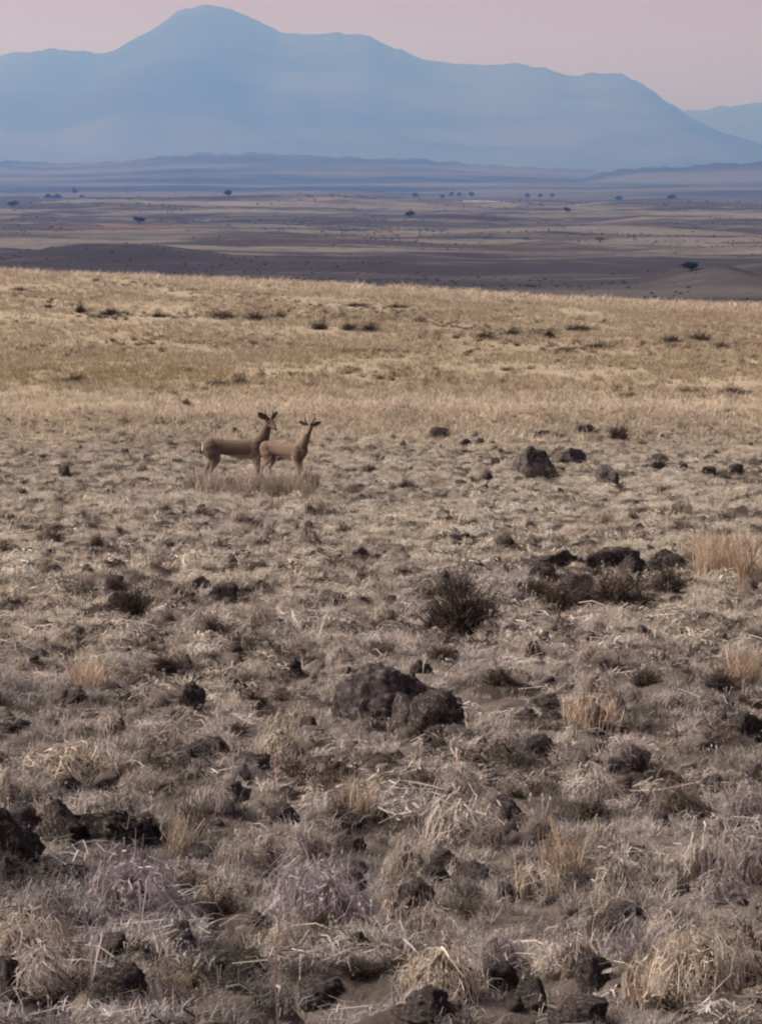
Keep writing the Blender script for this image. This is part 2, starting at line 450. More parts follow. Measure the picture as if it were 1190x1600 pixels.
def cushion(rng, R, hfac, n, wid, K=5, wild=0.12, arc=0.9):
    """mound of arching stems thatched over a dome; R radius in metres"""
    az = rng.uniform(0, 2 * np.pi, n); p0 = np.arccos(1 - rng.uniform(0, 1, n) * 0.9) * 0.85
    t = np.linspace(0, 1, K)
    ph = p0[:, None] + arc * rng.uniform(0.35, 1.0, n)[:, None] * t[None, :]
    azk = az[:, None] + rng.normal(0, 0.75, n)[:, None] * t[None, :]
    lob = 1 + 0.22 * np.sin(2 * az + rng.uniform(0, 6)) + 0.12 * np.sin(3 * az + rng.uniform(0, 6))
    rr = R * lob[:, None] * (rng.uniform(0.72, 1.05, n)[:, None] + wild * rng.normal(0.5, 1, n)[:, None] * t[None, :] ** 2)
    P = np.stack([rr * np.sin(ph) * np.cos(azk), rr * np.sin(ph) * np.sin(azk), rr * np.cos(ph) * hfac], -1)
    P[..., 2] = np.maximum(P[..., 2], -0.01 + rng.uniform(0, 0.03, (n, 1)))
    P += rng.normal(0, 0.045 * R, P.shape)
    W = wid * rng.uniform(0.5, 1.4, n)[:, None] * (1 - 0.6 * t)[None, :]
    S = unit(np.stack([-np.sin(az), np.cos(az), rng.normal(0, 0.5, n)], -1) + rng.normal(0, 0.3, (n, 3)))
    return strips(P, W, S, rng.uniform(0.5, 1.3, n) * np.where(rng.uniform(size=n) < 0.12, 0.4, 1))

def twigs(rng, R, hgt, n, wid, K=4):
    """open thorny bush: twigs radiating from the foot with side twigs"""
    az = rng.uniform(0, 2 * np.pi, n); el = np.arcsin(rng.uniform(0.12, 1.0, n)); L = rng.uniform(0.55, 1.08, n)
    t = np.linspace(0, 1, K)
    ph1, ph2 = rng.uniform(0, 6.28, 2)
    L = L * np.clip(0.72 + 0.30 * np.sin(2 * az + ph1) * np.cos(el * 2 + ph2) + 0.30 * np.sin(5 * az + ph2 + 3 * el), 0.25, 1.25)
    d = np.stack([np.cos(el) * np.cos(az) * R, np.cos(el) * np.sin(az) * R, np.sin(el) * hgt], -1)
    P = d[:, None, :] * (t[None, :, None] * L[:, None, None]); P += rng.normal(0, 0.05 * R, P.shape) * t[None, :, None]
    P[..., 2] = np.maximum(P[..., 2], 0)
    W = wid * (1 - 0.6 * t)[None, :] * rng.uniform(0.6, 1.3, (n, 1))
    S = unit(rng.normal(0, 1, (n, 3)))
    a = strips(P, W, S, rng.uniform(0.5, 1.4, n))
    m = n * 3; i = rng.integers(0, n, m); f = rng.uniform(0.4, 1.0, m)
    b = d[i] * (f * L[i])[:, None]; dd = unit(rng.normal(0, 1, (m, 3)) + d[i] / R * 0.8) * (0.16 * R * rng.uniform(0.5, 1.5, m))[:, None]
    P2 = np.stack([b, b + dd * 0.5 + rng.normal(0, 0.01, (m, 3)), b + dd], 1); P2[..., 2] = np.maximum(P2[..., 2], 0)
    bb = strips(P2, np.array([[0.8, 0.6, 0.2]]) * wid * np.ones((m, 1)), unit(rng.normal(0, 1, (m, 3))), rng.uniform(0.5, 1.4, m))
    return join([a, bb])

def dome(R, hgt, seed, nseg=20, nring=7, rough=0.22):
    az = np.linspace(0, 2 * np.pi, nseg, endpoint=False); ph = np.linspace(0.02, np.pi / 2, nring)
    A, Pp = np.meshgrid(az, ph, indexing='ij')
    nz = 1 + rough * fbm(np.cos(A) * 2 + Pp * 2 + seed * 3.3, np.sin(A) * 2 + seed, seed, 3)
    V = np.stack([R * nz * np.sin(Pp) * np.cos(A), R * nz * np.sin(Pp) * np.sin(A), hgt * nz * np.cos(Pp) - 0.02], -1).reshape(-1, 3)
    Q = []
    for i in range(nseg):
        for j in range(nring - 1):
            a, b = i * nring + j, ((i + 1) % nseg) * nring + j
            Q.append((a, a + 1, b + 1, b))
    return V, np.array(Q), np.ones(len(V))

def mk(name, tri, mat, smooth=False):
    me = mesh_np(name, tri[0], tri[1], smooth, tri[2]); me.materials.append(mat); return me

def tree_meshes(seed, n, leaf):
    rg = np.random.default_rng(seed)
    cl = rg.normal(0, 1, (9, 3)); cl = unit(cl) * rg.uniform(0.2, 0.62, (9, 1)); cl[:, 2] = np.abs(cl[:, 2]) * 0.8
    c = cl[rg.integers(0, 9, n)] + rg.normal(0, 0.17, (n, 3))
    c[:, 2] = c[:, 2] * 0.85 + 0.62
    d = unit(rg.normal(0, 1, (n, 3))); s = unit(np.cross(d, rg.normal(0, 1, (n, 3))))
    L = leaf * rg.uniform(0.6, 1.4, n)
    P = np.stack([c - d * L[:, None], c, c + d * L[:, None]], 1)
    return strips(P, np.array([[0.1, 1, 0.1]]) * (L * 0.55)[:, None], s, rg.uniform(0.5, 1.5, n))

# ------------------------------------------------------------------ scattered ground cover (nobody could count it)
LIB = bpy.data.collections.new("plant_library")            # never linked to the scene: only instanced
def lib(col, name, me):
    o = bpy.data.objects.new(name, me); col.objects.link(o); return o

def scatter(name, sources, X, Y, rot, scl, colr, idx, label, tilt=None):
    """one object of many instanced plants (geometry nodes)"""
    c = bpy.data.collections.new(name + "_sources")
    for i, me in enumerate(sources): lib(c, "%s_source_%02d" % (name, i), me)
    Z = H(X, Y)
    me = bpy.data.meshes.new(name); n = len(X)
    me.vertices.add(n); me.vertices.foreach_set("co", np.stack([X, Y, Z], -1).astype(np.float32).ravel())
    rv = np.zeros((n, 3), np.float32); rv[:, 2] = rot
    if tilt is not None: rv[:, :2] = tilt
    for an, tp, dat, key in (("rot", 'FLOAT_VECTOR', rv, "vector"), ("scl", 'FLOAT', scl, "value"), ("col", 'FLOAT_VECTOR', colr, "vector"), ("idx", 'INT', idx, "value")):
        a = me.attributes.new(an, tp, 'POINT')
        a.data.foreach_set(key, np.asarray(dat, np.int32 if tp == 'INT' else np.float32).ravel())
    o = link(name, me)
    g = bpy.data.node_groups.new(name + "_scatter", 'GeometryNodeTree')
    g.interface.new_socket("Geometry", in_out='INPUT', socket_type='NodeSocketGeometry')
    g.interface.new_socket("Geometry", in_out='OUTPUT', socket_type='NodeSocketGeometry')
    gi, go = g.nodes.new("NodeGroupInput"), g.nodes.new("NodeGroupOutput")
    m2p = g.nodes.new("GeometryNodeMeshToPoints"); inst = g.nodes.new("GeometryNodeInstanceOnPoints")
    ci = g.nodes.new("GeometryNodeCollectionInfo"); ci.inputs[0].default_value = c; ci.inputs["Separate Children"].default_value = True
    ci.inputs["Reset Children"].default_value = True
    def na(nm, tp):
        x = g.nodes.new("GeometryNodeInputNamedAttribute"); x.data_type = tp; x.inputs[0].default_value = nm; return x.outputs[0]
    L = g.links.new
    L(gi.outputs[0], m2p.inputs[0]); L(m2p.outputs[0], inst.inputs["Points"]); L(ci.outputs[0], inst.inputs["Instance"])
    inst.inputs["Pick Instance"].default_value = True
    L(na("idx", 'INT'), inst.inputs["Instance Index"])
    L(na("rot", 'FLOAT_VECTOR'), inst.inputs["Rotation"]); L(na("scl", 'FLOAT'), inst.inputs["Scale"])
    L(inst.outputs[0], go.inputs[0])
    md = o.modifiers.new("scatter", 'NODES'); md.node_group = g
    tag(o, label, kind="stuff")
    return o

HALF = 0.105 * 1.12
def wedge(n_per_m2, d0, d1, rng, margin=1.9):
    out_x, out_y = [], []
    edges = np.geomspace(d0, d1, 24)
    for a, b in zip(edges[:-1], edges[1:]):
        m = 0.5 * (a + b); wdt = 2 * (HALF * m + margin)
        k = rng.poisson(n_per_m2(m) * wdt * (b - a))
        y = rng.uniform(a, b, k); x = rng.uniform(-1, 1, k) * (HALF * y + margin)
        out_x.append(x); out_y.append(y)
    return np.concatenate(out_x), np.concatenate(out_y)

STRAW = np.array([0.70, 0.64, 0.54]); GREY = np.array([0.375, 0.365, 0.38]); TAN = np.array([0.43, 0.38, 0.285])
OLIVE = np.array([0.34, 0.29, 0.17]); DARK = np.array([0.085, 0.068, 0.058]); RUST = np.array([0.42, 0.335, 0.25])

def grass_color(X, Y, rng):
    n = len(X)
    p = 0.5 + 0.5 * fbm(X / (0.6 + Y * 0.02), Y / (0.9 + Y * 0.05), 71, 3)
    q = 0.5 + 0.5 * fbm(X / (0.5 + Y * 0.015), Y / (0.7 + Y * 0.05), 83, 3)
    gfrac = np.clip(0.74 - 0.68 * sstep(9, 36, Y) + 1.1 * (p - 0.5), 0.02, 0.95)[:, None]
    c = STRAW * (1 - gfrac) + GREY * gfrac
    far = sstep(58, 82, Y)[:, None]
    rr = sstep(0.55, 0.8, q)[:, None]
    field = TAN * (1 - 0.35 * rr) + RUST * 0.35 * rr
    c = c * (1 - far) + field * far
    bandp = (0.8 * np.exp(-((Y - 83) / 6.0) ** 2) + 0.7 * sstep(165, 190, Y))[:, None]
    c = c * (1 - bandp) + np.array([0.66, 0.585, 0.49]) * bandp
    # strip of greener weeds in the dip behind the gazelles, on the left
    ol = (np.exp(-((Y - 101) / 5.0) ** 2) * (1 - sstep(-5.0, 0.5, X)) * 0.85 + 0.35 * np.exp(-((Y - 108) / 8.0) ** 2) * sstep(0.3, 0.6, q))[:, None]
    c = c * (1 - ol) + OLIVE * ol
    brown = np.where(rng.uniform(size=(n, 1)) < ((0.26 - 0.14 * sstep(10, 35, Y)) * (1 - sstep(60, 80, Y)))[:, None], 0.36, 1.0)
    mott = 1 - (1 - sstep(13, 24, Y)) * 0.62 * sstep(0.50, 0.72, 0.5 + 0.5 * fbm(X / 0.30, Y / 0.55, 211, 3))
    c = c * mott[:, None]
    return np.clip(c * brown * rng.uniform(0.65, 1.25, (n, 1)), 0.02, 0.72)

# ------------------------------------------------------------------ rocks
def rock_mesh(seed, sub=4, facets=9, rough=0.16, flat=0.7):
    facets += 6; rough *= 1.5
    r = random.Random(seed)
    bm = bmesh.new(); bmesh.ops.create_icosphere(bm, subdivisions=sub, radius=1.0)
    planes = []
    for k in range(facets):
        d = Vector((r.gauss(0, 1), r.gauss(0, 1), r.gauss(0, 0.8))).normalized(); planes.append((d, r.uniform(0.55, 0.92)))
    off = Vector((r.uniform(0, 50), r.uniform(0, 50), r.uniform(0, 50)))
    for v in bm.verts:
        p = v.co.copy()
        for d, h in planes:
            e = p.dot(d) - h
            if e > 0: p -= d * e * 0.92
        q = v.co * 1.3 + off
        big = mnoise.fractal(q * 0.8, 0.9, 2.0, 2); crag = mnoise.turbulence(q * 2.2, 4, True)
        p *= 1 + rough * big + 0.10 * mnoise.noise(q * 6) - rough * 0.55 * crag
        st = math.floor(p.z * 6 + 0.8 * mnoise.noise(q * 1.5)) / 6.0        # layered breaks
        p.z = p.z * 0.7 + st * 0.3
        v.co = p
    bmesh.ops.recalc_face_normals(bm, faces=bm.faces)
    me = bpy.data.meshes.new("rock"); bm.to_mesh(me); bm.free()
    me.polygons.foreach_set("use_smooth", np.full(len(me.polygons), True)); me.materials.append(M['rock'])
    return me

def put_rock(me, px, py, wpx, hpx, dpx=None, rz=0.0, col=(0.10, 0.09, 0.092), label=None, group=None, cat="rock", tiltx=0.0, sink=0.8):
    """rock whose foot shows at photo (px, py), wpx by hpx photo pixels"""
    x, y, z = ground_at(px, py)
    s = px_per_m(y); W, Hh = wpx / s, hpx / s; Dp = (dpx or wpx * 0.8) / s
    o = link("rock", me)
    o.scale = (W / 1.9, Dp / 1.9, Hh / (1.9 * (1 - sink * 0.5)))
    o.location = (x, y + Dp * 0.35, z + Hh * (0.5 - sink * 0.5))
    o.rotation_euler = (tiltx, 0, rz); o.color = (*col, 1)
    FOOT.append((x, y + Dp * 0.35, W * 0.5, Hh))
    tag(o, label, cat, group)
    return o

LANDMARKS = [(632, 1095, "two middle boulders"), (165, 1280, "long black rock"), (15, 1290, "black rock at the left edge"), (835, 715, "upright grey boulder"),
 (950, 745, "grey wedge of rock"), (335, 1170, "purplish broken rock"), (790, 1270, "purplish stone right of centre"), (720, 950, "big thorn bush"), (205, 935, "blackish left bush"),
 (500, 1390, "large lavender cushion"), (1110, 1350, "large pale right cushion"), (700, 1290, "broad pale cushion"), (180, 1395, "broad lavender cushion"), (250, 1530, "olive bottom cushion"),
 (700, 1530, "straw bottom cushion"), (1090, 1530, "bottom right cushion"), (360, 700, "left gazelle"), (445, 715, "right gazelle"), (960, 915, "long scrub bank"), (1125, 865, "tall tawny grass"),
 (350, 925, "low black rock"), (955, 1480, "pale rock ledge"), (140, 1055, "left tawny grass patch"), (1165, 1040, "right tawny grass patch"), (80, 835, "dark scrub at far left"),
 (690, 670, "stone row on the crest"), (968, 670, "dome shrub on the crest"), (930, 1120, "pinkish straw tuft"), (1105, 733, "small black stone at right"), (980, 1180, "small black stone in the grass")]
ORD = ["nearest", "second", "third", "fourth", "fifth", "sixth", "seventh", "eighth", "ninth", "tenth", "eleventh", "twelfth", "thirteenth", "fourteenth", "fifteenth", "sixteenth", "seventeenth", "eighteenth", "nineteenth", "twentieth"]
PENDING = []
def settle_labels():
    """small look-alikes are named by the landmark they are nearest to, the side and their order outward"""
    bins = {}
    for o, px, py, what in PENDING:
        L = min(LANDMARKS, key=lambda l: math.hypot(px - l[0], 1.6 * (py - l[1])))
        dx, dy = px - L[0], 1.6 * (py - L[1])
        side = ("right of" if dx > 0 else "left of") if abs(dx) > abs(dy) else ("in front of" if dy > 0 else "behind")
        bins.setdefault((what, L[2], side), []).append((math.hypot(dx, dy), o))
    for (what, nm, side), l in bins.items():
        for k, (d, o) in enumerate(sorted(l, key=lambda a: a[0])): o["label"] = "%s %s %s the %s" % (ORD[min(k, 19)], what, side, nm)
FOOT = []
KEY_ROCKS = [
 # px, py(foot), w, h, depth, rz, colour, label
 (596, 1138, 165, 98, 120, 0.3, (0.115, 0.10, 0.105), "rounded grey boulder, taller half of the pair in the middle foreground"),
 (645, 1148, 130, 66, 90, 1.7, (0.085, 0.073, 0.075), "low grey rock bridging the two middle boulders"),
 (684, 1148, 105, 64, 90, 0.9, (0.060, 0.050, 0.050), "low dark boulder touching the right side of the rounded grey boulder"),
 (170, 1318, 165, 66, 110, 0.1, (0.050, 0.042, 0.036), "long nearly black rock near the left edge, biggest of the dark rocks"),
 (95, 1322, 100, 74, 80, 2.4, (0.045, 0.038, 0.033), "black rock joined to the left end of the long black rock"),
 (225, 1312, 70, 40, 60, 1.2, (0.055, 0.046, 0.040), "small black rock at the right end of the long black rock"),
 (10, 1345, 120, 92, 100, 0.5, (0.052, 0.042, 0.038), "black rock cut by the left edge of the view"),
 (833, 746, 72, 56, 60, 0.2, (0.115, 0.105, 0.103), "upright grey boulder right of the gazelles with a shrub at its foot"),
 (893, 722, 62, 26, 40, 0.6, (0.13, 0.115, 0.11), "flat pale grey rock just right of the upright boulder"),
 (950, 760, 66, 30, 46, 1.6, (0.12, 0.11, 0.105), "low wedge of grey rock below the flat pale rock"),
 (320, 1200, 120, 62, 100, 2.1, (0.085, 0.073, 0.083), "purplish grey broken rock left of the middle boulders"),
 (390, 1215, 70, 46, 60, 0.4, (0.075, 0.065, 0.072), "small purplish rock at the right end of the broken rock"),
 (640, 1252, 85, 32, 60, 0.2, (0.055, 0.047, 0.052), "low dark slab below the two middle boulders"),
 (790, 1300, 95, 62, 70, 1.1, (0.085, 0.073, 0.083), "dark purplish stone sticking out of grey grass right of centre"),
 (372, 1535, 120, 60, 90, 0.7, (0.040, 0.034, 0.030), "black lump standing in for the shaded hollow at the bottom, left of centre"),  # added lump, its black colour paints the shade of the hollow
 (500, 1570, 100, 46, 90, 1.9, (0.085, 0.073, 0.080), "purplish rock at the bottom edge beside a thin stalk"),
 (955, 1500, 95, 38, 60, 0.2, (0.10, 0.086, 0.078), "pale ledge of rock with black shade under it, lower right"),
 (950, 1470, 110, 46, 80, 1.4, (0.050, 0.042, 0.038), "dark block under the pale cushion at lower right"),
 (655, 1600, 110, 34, 90, 0.5, (0.075, 0.065, 0.062), "dark rock at the bottom edge just right of centre"),
 (905, 1600, 130, 46, 90, 2.6, (0.080, 0.068, 0.076), "purplish rock with pale specks at the bottom edge, right of centre"),
 (1165, 1150, 70, 45, 50, 0.8, (0.060, 0.051, 0.050), "dark stone at the right edge of the slope"),
 (980, 1195, 75, 30, 45, 0.1, (0.050, 0.042, 0.038), "small black stone in the grass right of the middle boulders"),
 (900, 935, 60, 42, 50, 0.4, (0.060, 0.051, 0.048), "dark stone in the middle of the long scrub bank at right"),
 (985, 905, 70, 36, 46, 1.2, (0.055, 0.047, 0.044), "dark stone in the top edge of the scrub bank"),
 (850, 905, 62, 30, 46, 0.6, (0.060, 0.050, 0.047), "dark stone at the left end of the scrub bank"),
 (1052, 893, 46, 30, 40, 0.6, (0.060, 0.050, 0.047), "dark stone beside the tawny tall grass"),
 (195, 965, 62, 46, 50, 0.4, (0.060, 0.050, 0.050), "dark rock under the blackish bush at left"),
 (145, 972, 58, 24, 40, 0.0, (0.075, 0.055, 0.050), "flat reddish brown rock left of the blackish bush"),
 (350, 938, 50, 26, 40, 0.3, (0.050, 0.042, 0.038), "low black rock left of centre above the purple stones"),
 (690, 680, 40, 18, 30, 0.3, (0.085, 0.075, 0.070), "small stone of the row on the crest right of the gazelles"),
 (100, 745, 30, 18, 26, 0.3, (0.085, 0.072, 0.068), "small dark stone in the grass at far left of the gazelles"),
 (1105, 742, 36, 18, 30, 0.9, (0.050, 0.042, 0.038), "small black stone at right, level with the grey wedge"),
 (845, 684, 56, 14, 26, 0.9, (0.060, 0.050, 0.047), "thin dark slab on the crest above the upright boulder"),
 (1080, 1392, 60, 40, 50, 0.2, (0.050, 0.042, 0.038), "dark stone peeping out below the big pale cushion at right"),
 (726, 698, 24, 12, 20, 0.2, (0.06, 0.05, 0.047), "small dark stone on the crest, first right of the low dark shrub"),
 (750, 698, 30, 10, 20, 1.2, (0.08, 0.07, 0.065), "small flat stone on the crest, second right of the low dark shrub"),
 (869, 684, 40, 12, 24, 2.2, (0.06, 0.05, 0.047), "thin dark slab touching the right end of the slab above the boulder"),
 (915, 676, 40, 10, 24, 0.4, (0.08, 0.07, 0.063), "thin dark stone on the crest left of the dome shrub"),
 (858, 752, 46, 26, 34, 0.9, (0.07, 0.06, 0.058), "dark sloping rock leaning on the right foot of the upright boulder"),
 (1028, 724, 40, 14, 26, 0.3, (0.07, 0.06, 0.055), "low brown stone between the grey wedge and the small black stone"),
 (1066, 740, 34, 18, 26, 1.9, (0.055, 0.047, 0.043), "dark stone just left of the small black stone at right"),
 (1150, 740, 40, 14, 28, 0.9, (0.06, 0.052, 0.048), "dark low stone near the right edge, level with the black stone"),
 (1180, 728, 34, 14, 28, 0.4, (0.08, 0.07, 0.065), "grey brown stone at the right edge on the crest"),
 (860, 890, 110, 32, 60, 0.1, (0.055, 0.047, 0.043), "left block of the dark ledge in the scrub bank"),
 (960, 888, 120, 36, 60, 0.3, (0.050, 0.043, 0.040), "middle block of the dark ledge in the scrub bank"),
 (1042, 892, 80, 36, 50, 0.2, (0.050, 0.043, 0.040), "right block of the dark ledge beside tawny grass"),
 (905, 868, 90, 22, 60, 0.2, (0.055, 0.047, 0.043), "long dark ledge of rock along the top of the scrub bank"),
 (440, 1290, 60, 34, 46, 0.2, (0.075, 0.064, 0.070), "small purplish stone between the black rock and centre"),
]
for i, (px, py, wp, hp, dp, rz, colr, lab) in enumerate(KEY_ROCKS):
    put_rock(rock_mesh((100 + i) if 'upright' not in lab else 517, 5 if wp > 140 else (4 if wp > 55 else 3), 1 if i == 0 else 9, 0.10 if i == 0 else (0.12 if 'upright' in lab else 0.16)), px, py, wp, hp, dp, rz, colr, lab)

small = [rock_mesh(300 + i, 4, 8, 0.18) for i in range(9)]
r2 = np.random.default_rng(5)
for k in range(175):
    py = 660 + 930 * (r2.uniform() ** 1.0); px = r2.uniform(0, 1190)
    s = np.interp(py, [660, 800, 1000, 1600], [14, 22, 34, 70]) * r2.uniform(0.5, 1.35)
    o = put_rock(small[k % 9], px, py, s, s * r2.uniform(0.35, 0.75), s * 0.8, r2.uniform(0, 6.28), tuple(np.array([0.10, 0.088, 0.092]) * r2.uniform(0.6, 1.3)),
             None, "loose stones of the slope")
    PENDING.append((o, px, py, "small loose stone"))

# ------------------------------------------------------------------ shrubs
rs = np.random.default_rng(33)
CUSH = []
for k in range(10):
    lobes = []
    for q in range(4):
        v_, f_, a_ = cushion(rs, rs.uniform(0.09, 0.15), rs.uniform(0.55, 1.0), 210, 0.0021, 5, 0.16, rs.uniform(0.6, 1.2))
        an = rs.uniform(0, 6.28); v_ = v_ + np.array([math.cos(an), math.sin(an), 0]) * rs.uniform(0.02, 0.11); lobes.append((v_, f_, a_))
    lobes.append(tuft(rs, 40, 0.19, 0.5, 0.0018, 4, 0.5, 0.12))
    CUSH.append(mk("cushion_shrub", join(lobes), M['shrub']))
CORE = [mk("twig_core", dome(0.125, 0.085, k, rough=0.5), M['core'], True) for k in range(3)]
BUSH = [mk("thorn_bush", twigs(rs, 0.22, 0.22, 230, 0.0026), M['shrub']) for k in range(5)]

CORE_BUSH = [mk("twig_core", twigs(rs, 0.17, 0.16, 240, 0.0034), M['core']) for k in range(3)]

def put_shrub(kind, px, py, wpx, hpx, col, label, group=None, cat="shrub", name=None):
    x, y, z = ground_at(px, py); s = px_per_m(y)
    W, Hh = wpx / s, hpx / s
    if kind == 'cushion':
        me = CUSH[int(rs.integers(len(CUSH)))]; o = link(name or "cushion_shrub", me); o.scale = (W / 0.44, W / 0.44, Hh / 0.118)
    else:
        me = BUSH[int(rs.integers(len(BUSH)))]; o = link(name or "thorn_bush", me); o.scale = (W / 0.44, W / 0.44, Hh / 0.21)
    o.location = (x, y + W * 0.42, float(H(x, y + W * 0.42)) - 0.01); o.rotation_euler = (0, 0, float(rs.uniform(0, 6.28)))
    o.color = (*col, 1); tag(o, label, cat, group)
    FOOT.append((x, y + W * 0.42, W * 0.46, Hh))
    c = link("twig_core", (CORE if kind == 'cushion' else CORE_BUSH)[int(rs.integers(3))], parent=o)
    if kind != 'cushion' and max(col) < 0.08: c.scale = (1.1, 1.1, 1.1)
    return o

PALE, LAV, STR, DRK = (0.56, 0.52, 0.475), (0.42, 0.39, 0.42), (0.58, 0.525, 0.445), (0.078, 0.066, 0.060)
KEY_SHRUBS = [
 ('bush', 720, 1000, 165, 105, DRK, "big blackish thorn bush above the middle boulders"),
 ('bush', 752, 975, 80, 70, (0.06, 0.05, 0.045), "darkest clump at the right shoulder of the big thorn bush"),
 ('bush', 690, 995, 100, 84, DRK, "left half of the big blackish thorn bush"),
 ('bush', 712, 950, 110, 50, DRK, "dark clump at the back of the big thorn bush"),
 ('bush', 835, 945, 90, 56, (0.10, 0.085, 0.074), "dark bush at the left foot of the scrub bank"),
 ('bush', 915, 952, 100, 50, (0.14, 0.12, 0.10), "brown bush at the foot of the scrub bank, left of its middle"),
 ('bush', 1005, 950, 100, 52, (0.10, 0.085, 0.074), "dark bush at the foot of the scrub bank, right of its middle"),
 ('bush', 180, 935, 60, 36, DRK, "dark clump at the back of the blackish left bush"),
 ('bush', 205, 968, 95, 66, DRK, "blackish thorn bush left of centre in front of the gazelles"),
 ('cushion', 500, 1450, 215, 120, LAV, "large round lavender grey cushion shrub at bottom, left of centre"),
 ('cushion', 1110, 1400, 150, 95, PALE, "large pale round cushion shrub at the lower right"),
 ('cushion', 700, 1335, 190, 95, PALE, "broad pale grey cushion shrub below the middle boulders"),
 ('cushion', 180, 1440, 190, 95, LAV, "broad lavender grey cushion shrub below the black rocks"),
 ('cushion', 250, 1580, 200, 110, (0.25, 0.22, 0.17), "olive grey cushion shrub at the bottom left"),
 ('cushion', 60, 1590, 150, 80, PALE, "pale cushion shrub in the bottom left corner"),
 ('cushion', 700, 1575, 190, 100, STR, "straw coloured cushion shrub at the bottom, right of centre"),
 ('cushion', 1090, 1580, 190, 110, STR, "straw coloured cushion with pale heads in the bottom right"),
 ('cushion', 960, 1400, 130, 90, PALE, "pale cushion shrub left of the largest right one"),
 ('cushion', 830, 1420, 130, 70, STR, "straw coloured shrub between two pale cushions at lower right"),
 ('cushion', 900, 1540, 150, 80, PALE, "pale flat cushion over the rock ledge at lower right"),
 ('cushion', 930, 1260, 130, 56, PALE, "flat pale cushion right of the purplish stone"),
 ('cushion', 1060, 1290, 120, 60, (0.24, 0.21, 0.18), "grey cushion shrub near the right edge above the big pale one"),
 ('cushion', 100, 1225, 190, 60, STR, "straw tussock on top of the long black rock"),
 ('cushion', 440, 1190, 110, 60, STR, "straw tussock right of the purplish broken rock"),
 ('bush', 870, 962, 130, 80, (0.12, 0.10, 0.085), "left clump of the long dark scrub bank at right"),
 ('bush', 960, 958, 130, 84, (0.13, 0.108, 0.09), "middle clump of the long dark scrub bank at right"),
 ('bush', 1045, 930, 90, 66, (0.11, 0.09, 0.078), "right clump of the scrub bank beside tawny grass"),
 ('bush', 350, 945, 66, 36, DRK, "low dark bush over the black rock left of centre"),
 ('bush', 845, 752, 80, 40, (0.10, 0.088, 0.08), "dark shrub at the foot of the upright grey boulder"),
 ('bush', 968, 690, 60, 38, (0.10, 0.08, 0.066), "dark dome shrub on the crest right of the upright boulder"),
 ('bush', 690, 688, 62, 28, (0.12, 0.098, 0.08), "dark low shrub on the crest right of the gazelles"),
 ('bush', 330, 672, 72, 24, (0.16, 0.13, 0.105), "brown low shrub just behind the back of the left gazelle"),
 ('bush', 540, 706, 56, 18, (0.12, 0.10, 0.085), "low dark scrub right of the two gazelles"),
 ('bush', 308, 766, 70, 42, (0.15, 0.125, 0.11), "brown scrub hiding the hind feet of the left gazelle"),
 ('bush', 462, 768, 60, 40, (0.14, 0.115, 0.10), "brown scrub at the feet of the right gazelle"),
 ('cushion', 360, 772, 66, 30, (0.21, 0.18, 0.17), "grey cushion shrub under the belly of the left gazelle"),
 ('bush', 340, 764, 40, 30, (0.16, 0.135, 0.115), "brown twiggy scrub before the hind leg of the left gazelle"),
 ('cushion', 398, 770, 46, 28, (0.40, 0.35, 0.31), "pale tussock before the front feet of the left gazelle"),
 ('cushion', 425, 765, 40, 26, (0.36, 0.32, 0.29), "pale grey tussock between the feet of both gazelles"),
 ('bush', 486, 766, 52, 34, (0.15, 0.125, 0.105), "brown scrub before the front feet of the right gazelle"),
 ('cushion', 280, 756, 46, 22, (0.40, 0.35, 0.31), "pale tussock behind the tail of the left gazelle"),
 ('bush', 80, 850, 80, 36, (0.12, 0.10, 0.09), "dark scrub at the left edge below the gazelles"),
 ('bush', 150, 858, 46, 34, (0.11, 0.09, 0.08), "small dark bush right of the dark scrub at far left"),
 ('bush', 20, 955, 60, 36, (0.11, 0.09, 0.08), "dark bush at the left edge level with the blackish bush"),
 ('bush', 780, 1085, 84, 46, (0.16, 0.135, 0.115), "brown bush right of the middle boulders"),
 ('bush', 690, 1042, 70, 40, (0.15, 0.125, 0.105), "brown bush between the big thorn bush and the boulders"),
 ('bush', 1010, 1085, 90, 46, (0.13, 0.108, 0.092), "dark brown bush far right of the middle boulders"),
 ('bush', 1140, 750, 90, 26, (0.11, 0.09, 0.078), "dark low scrub line at the right edge on the crest"),
 ('bush', 1030, 735, 50, 22, (0.15, 0.125, 0.105), "brown scrub between grey wedge and black stone"),
]
for k in KEY_SHRUBS: put_shrub(*k)

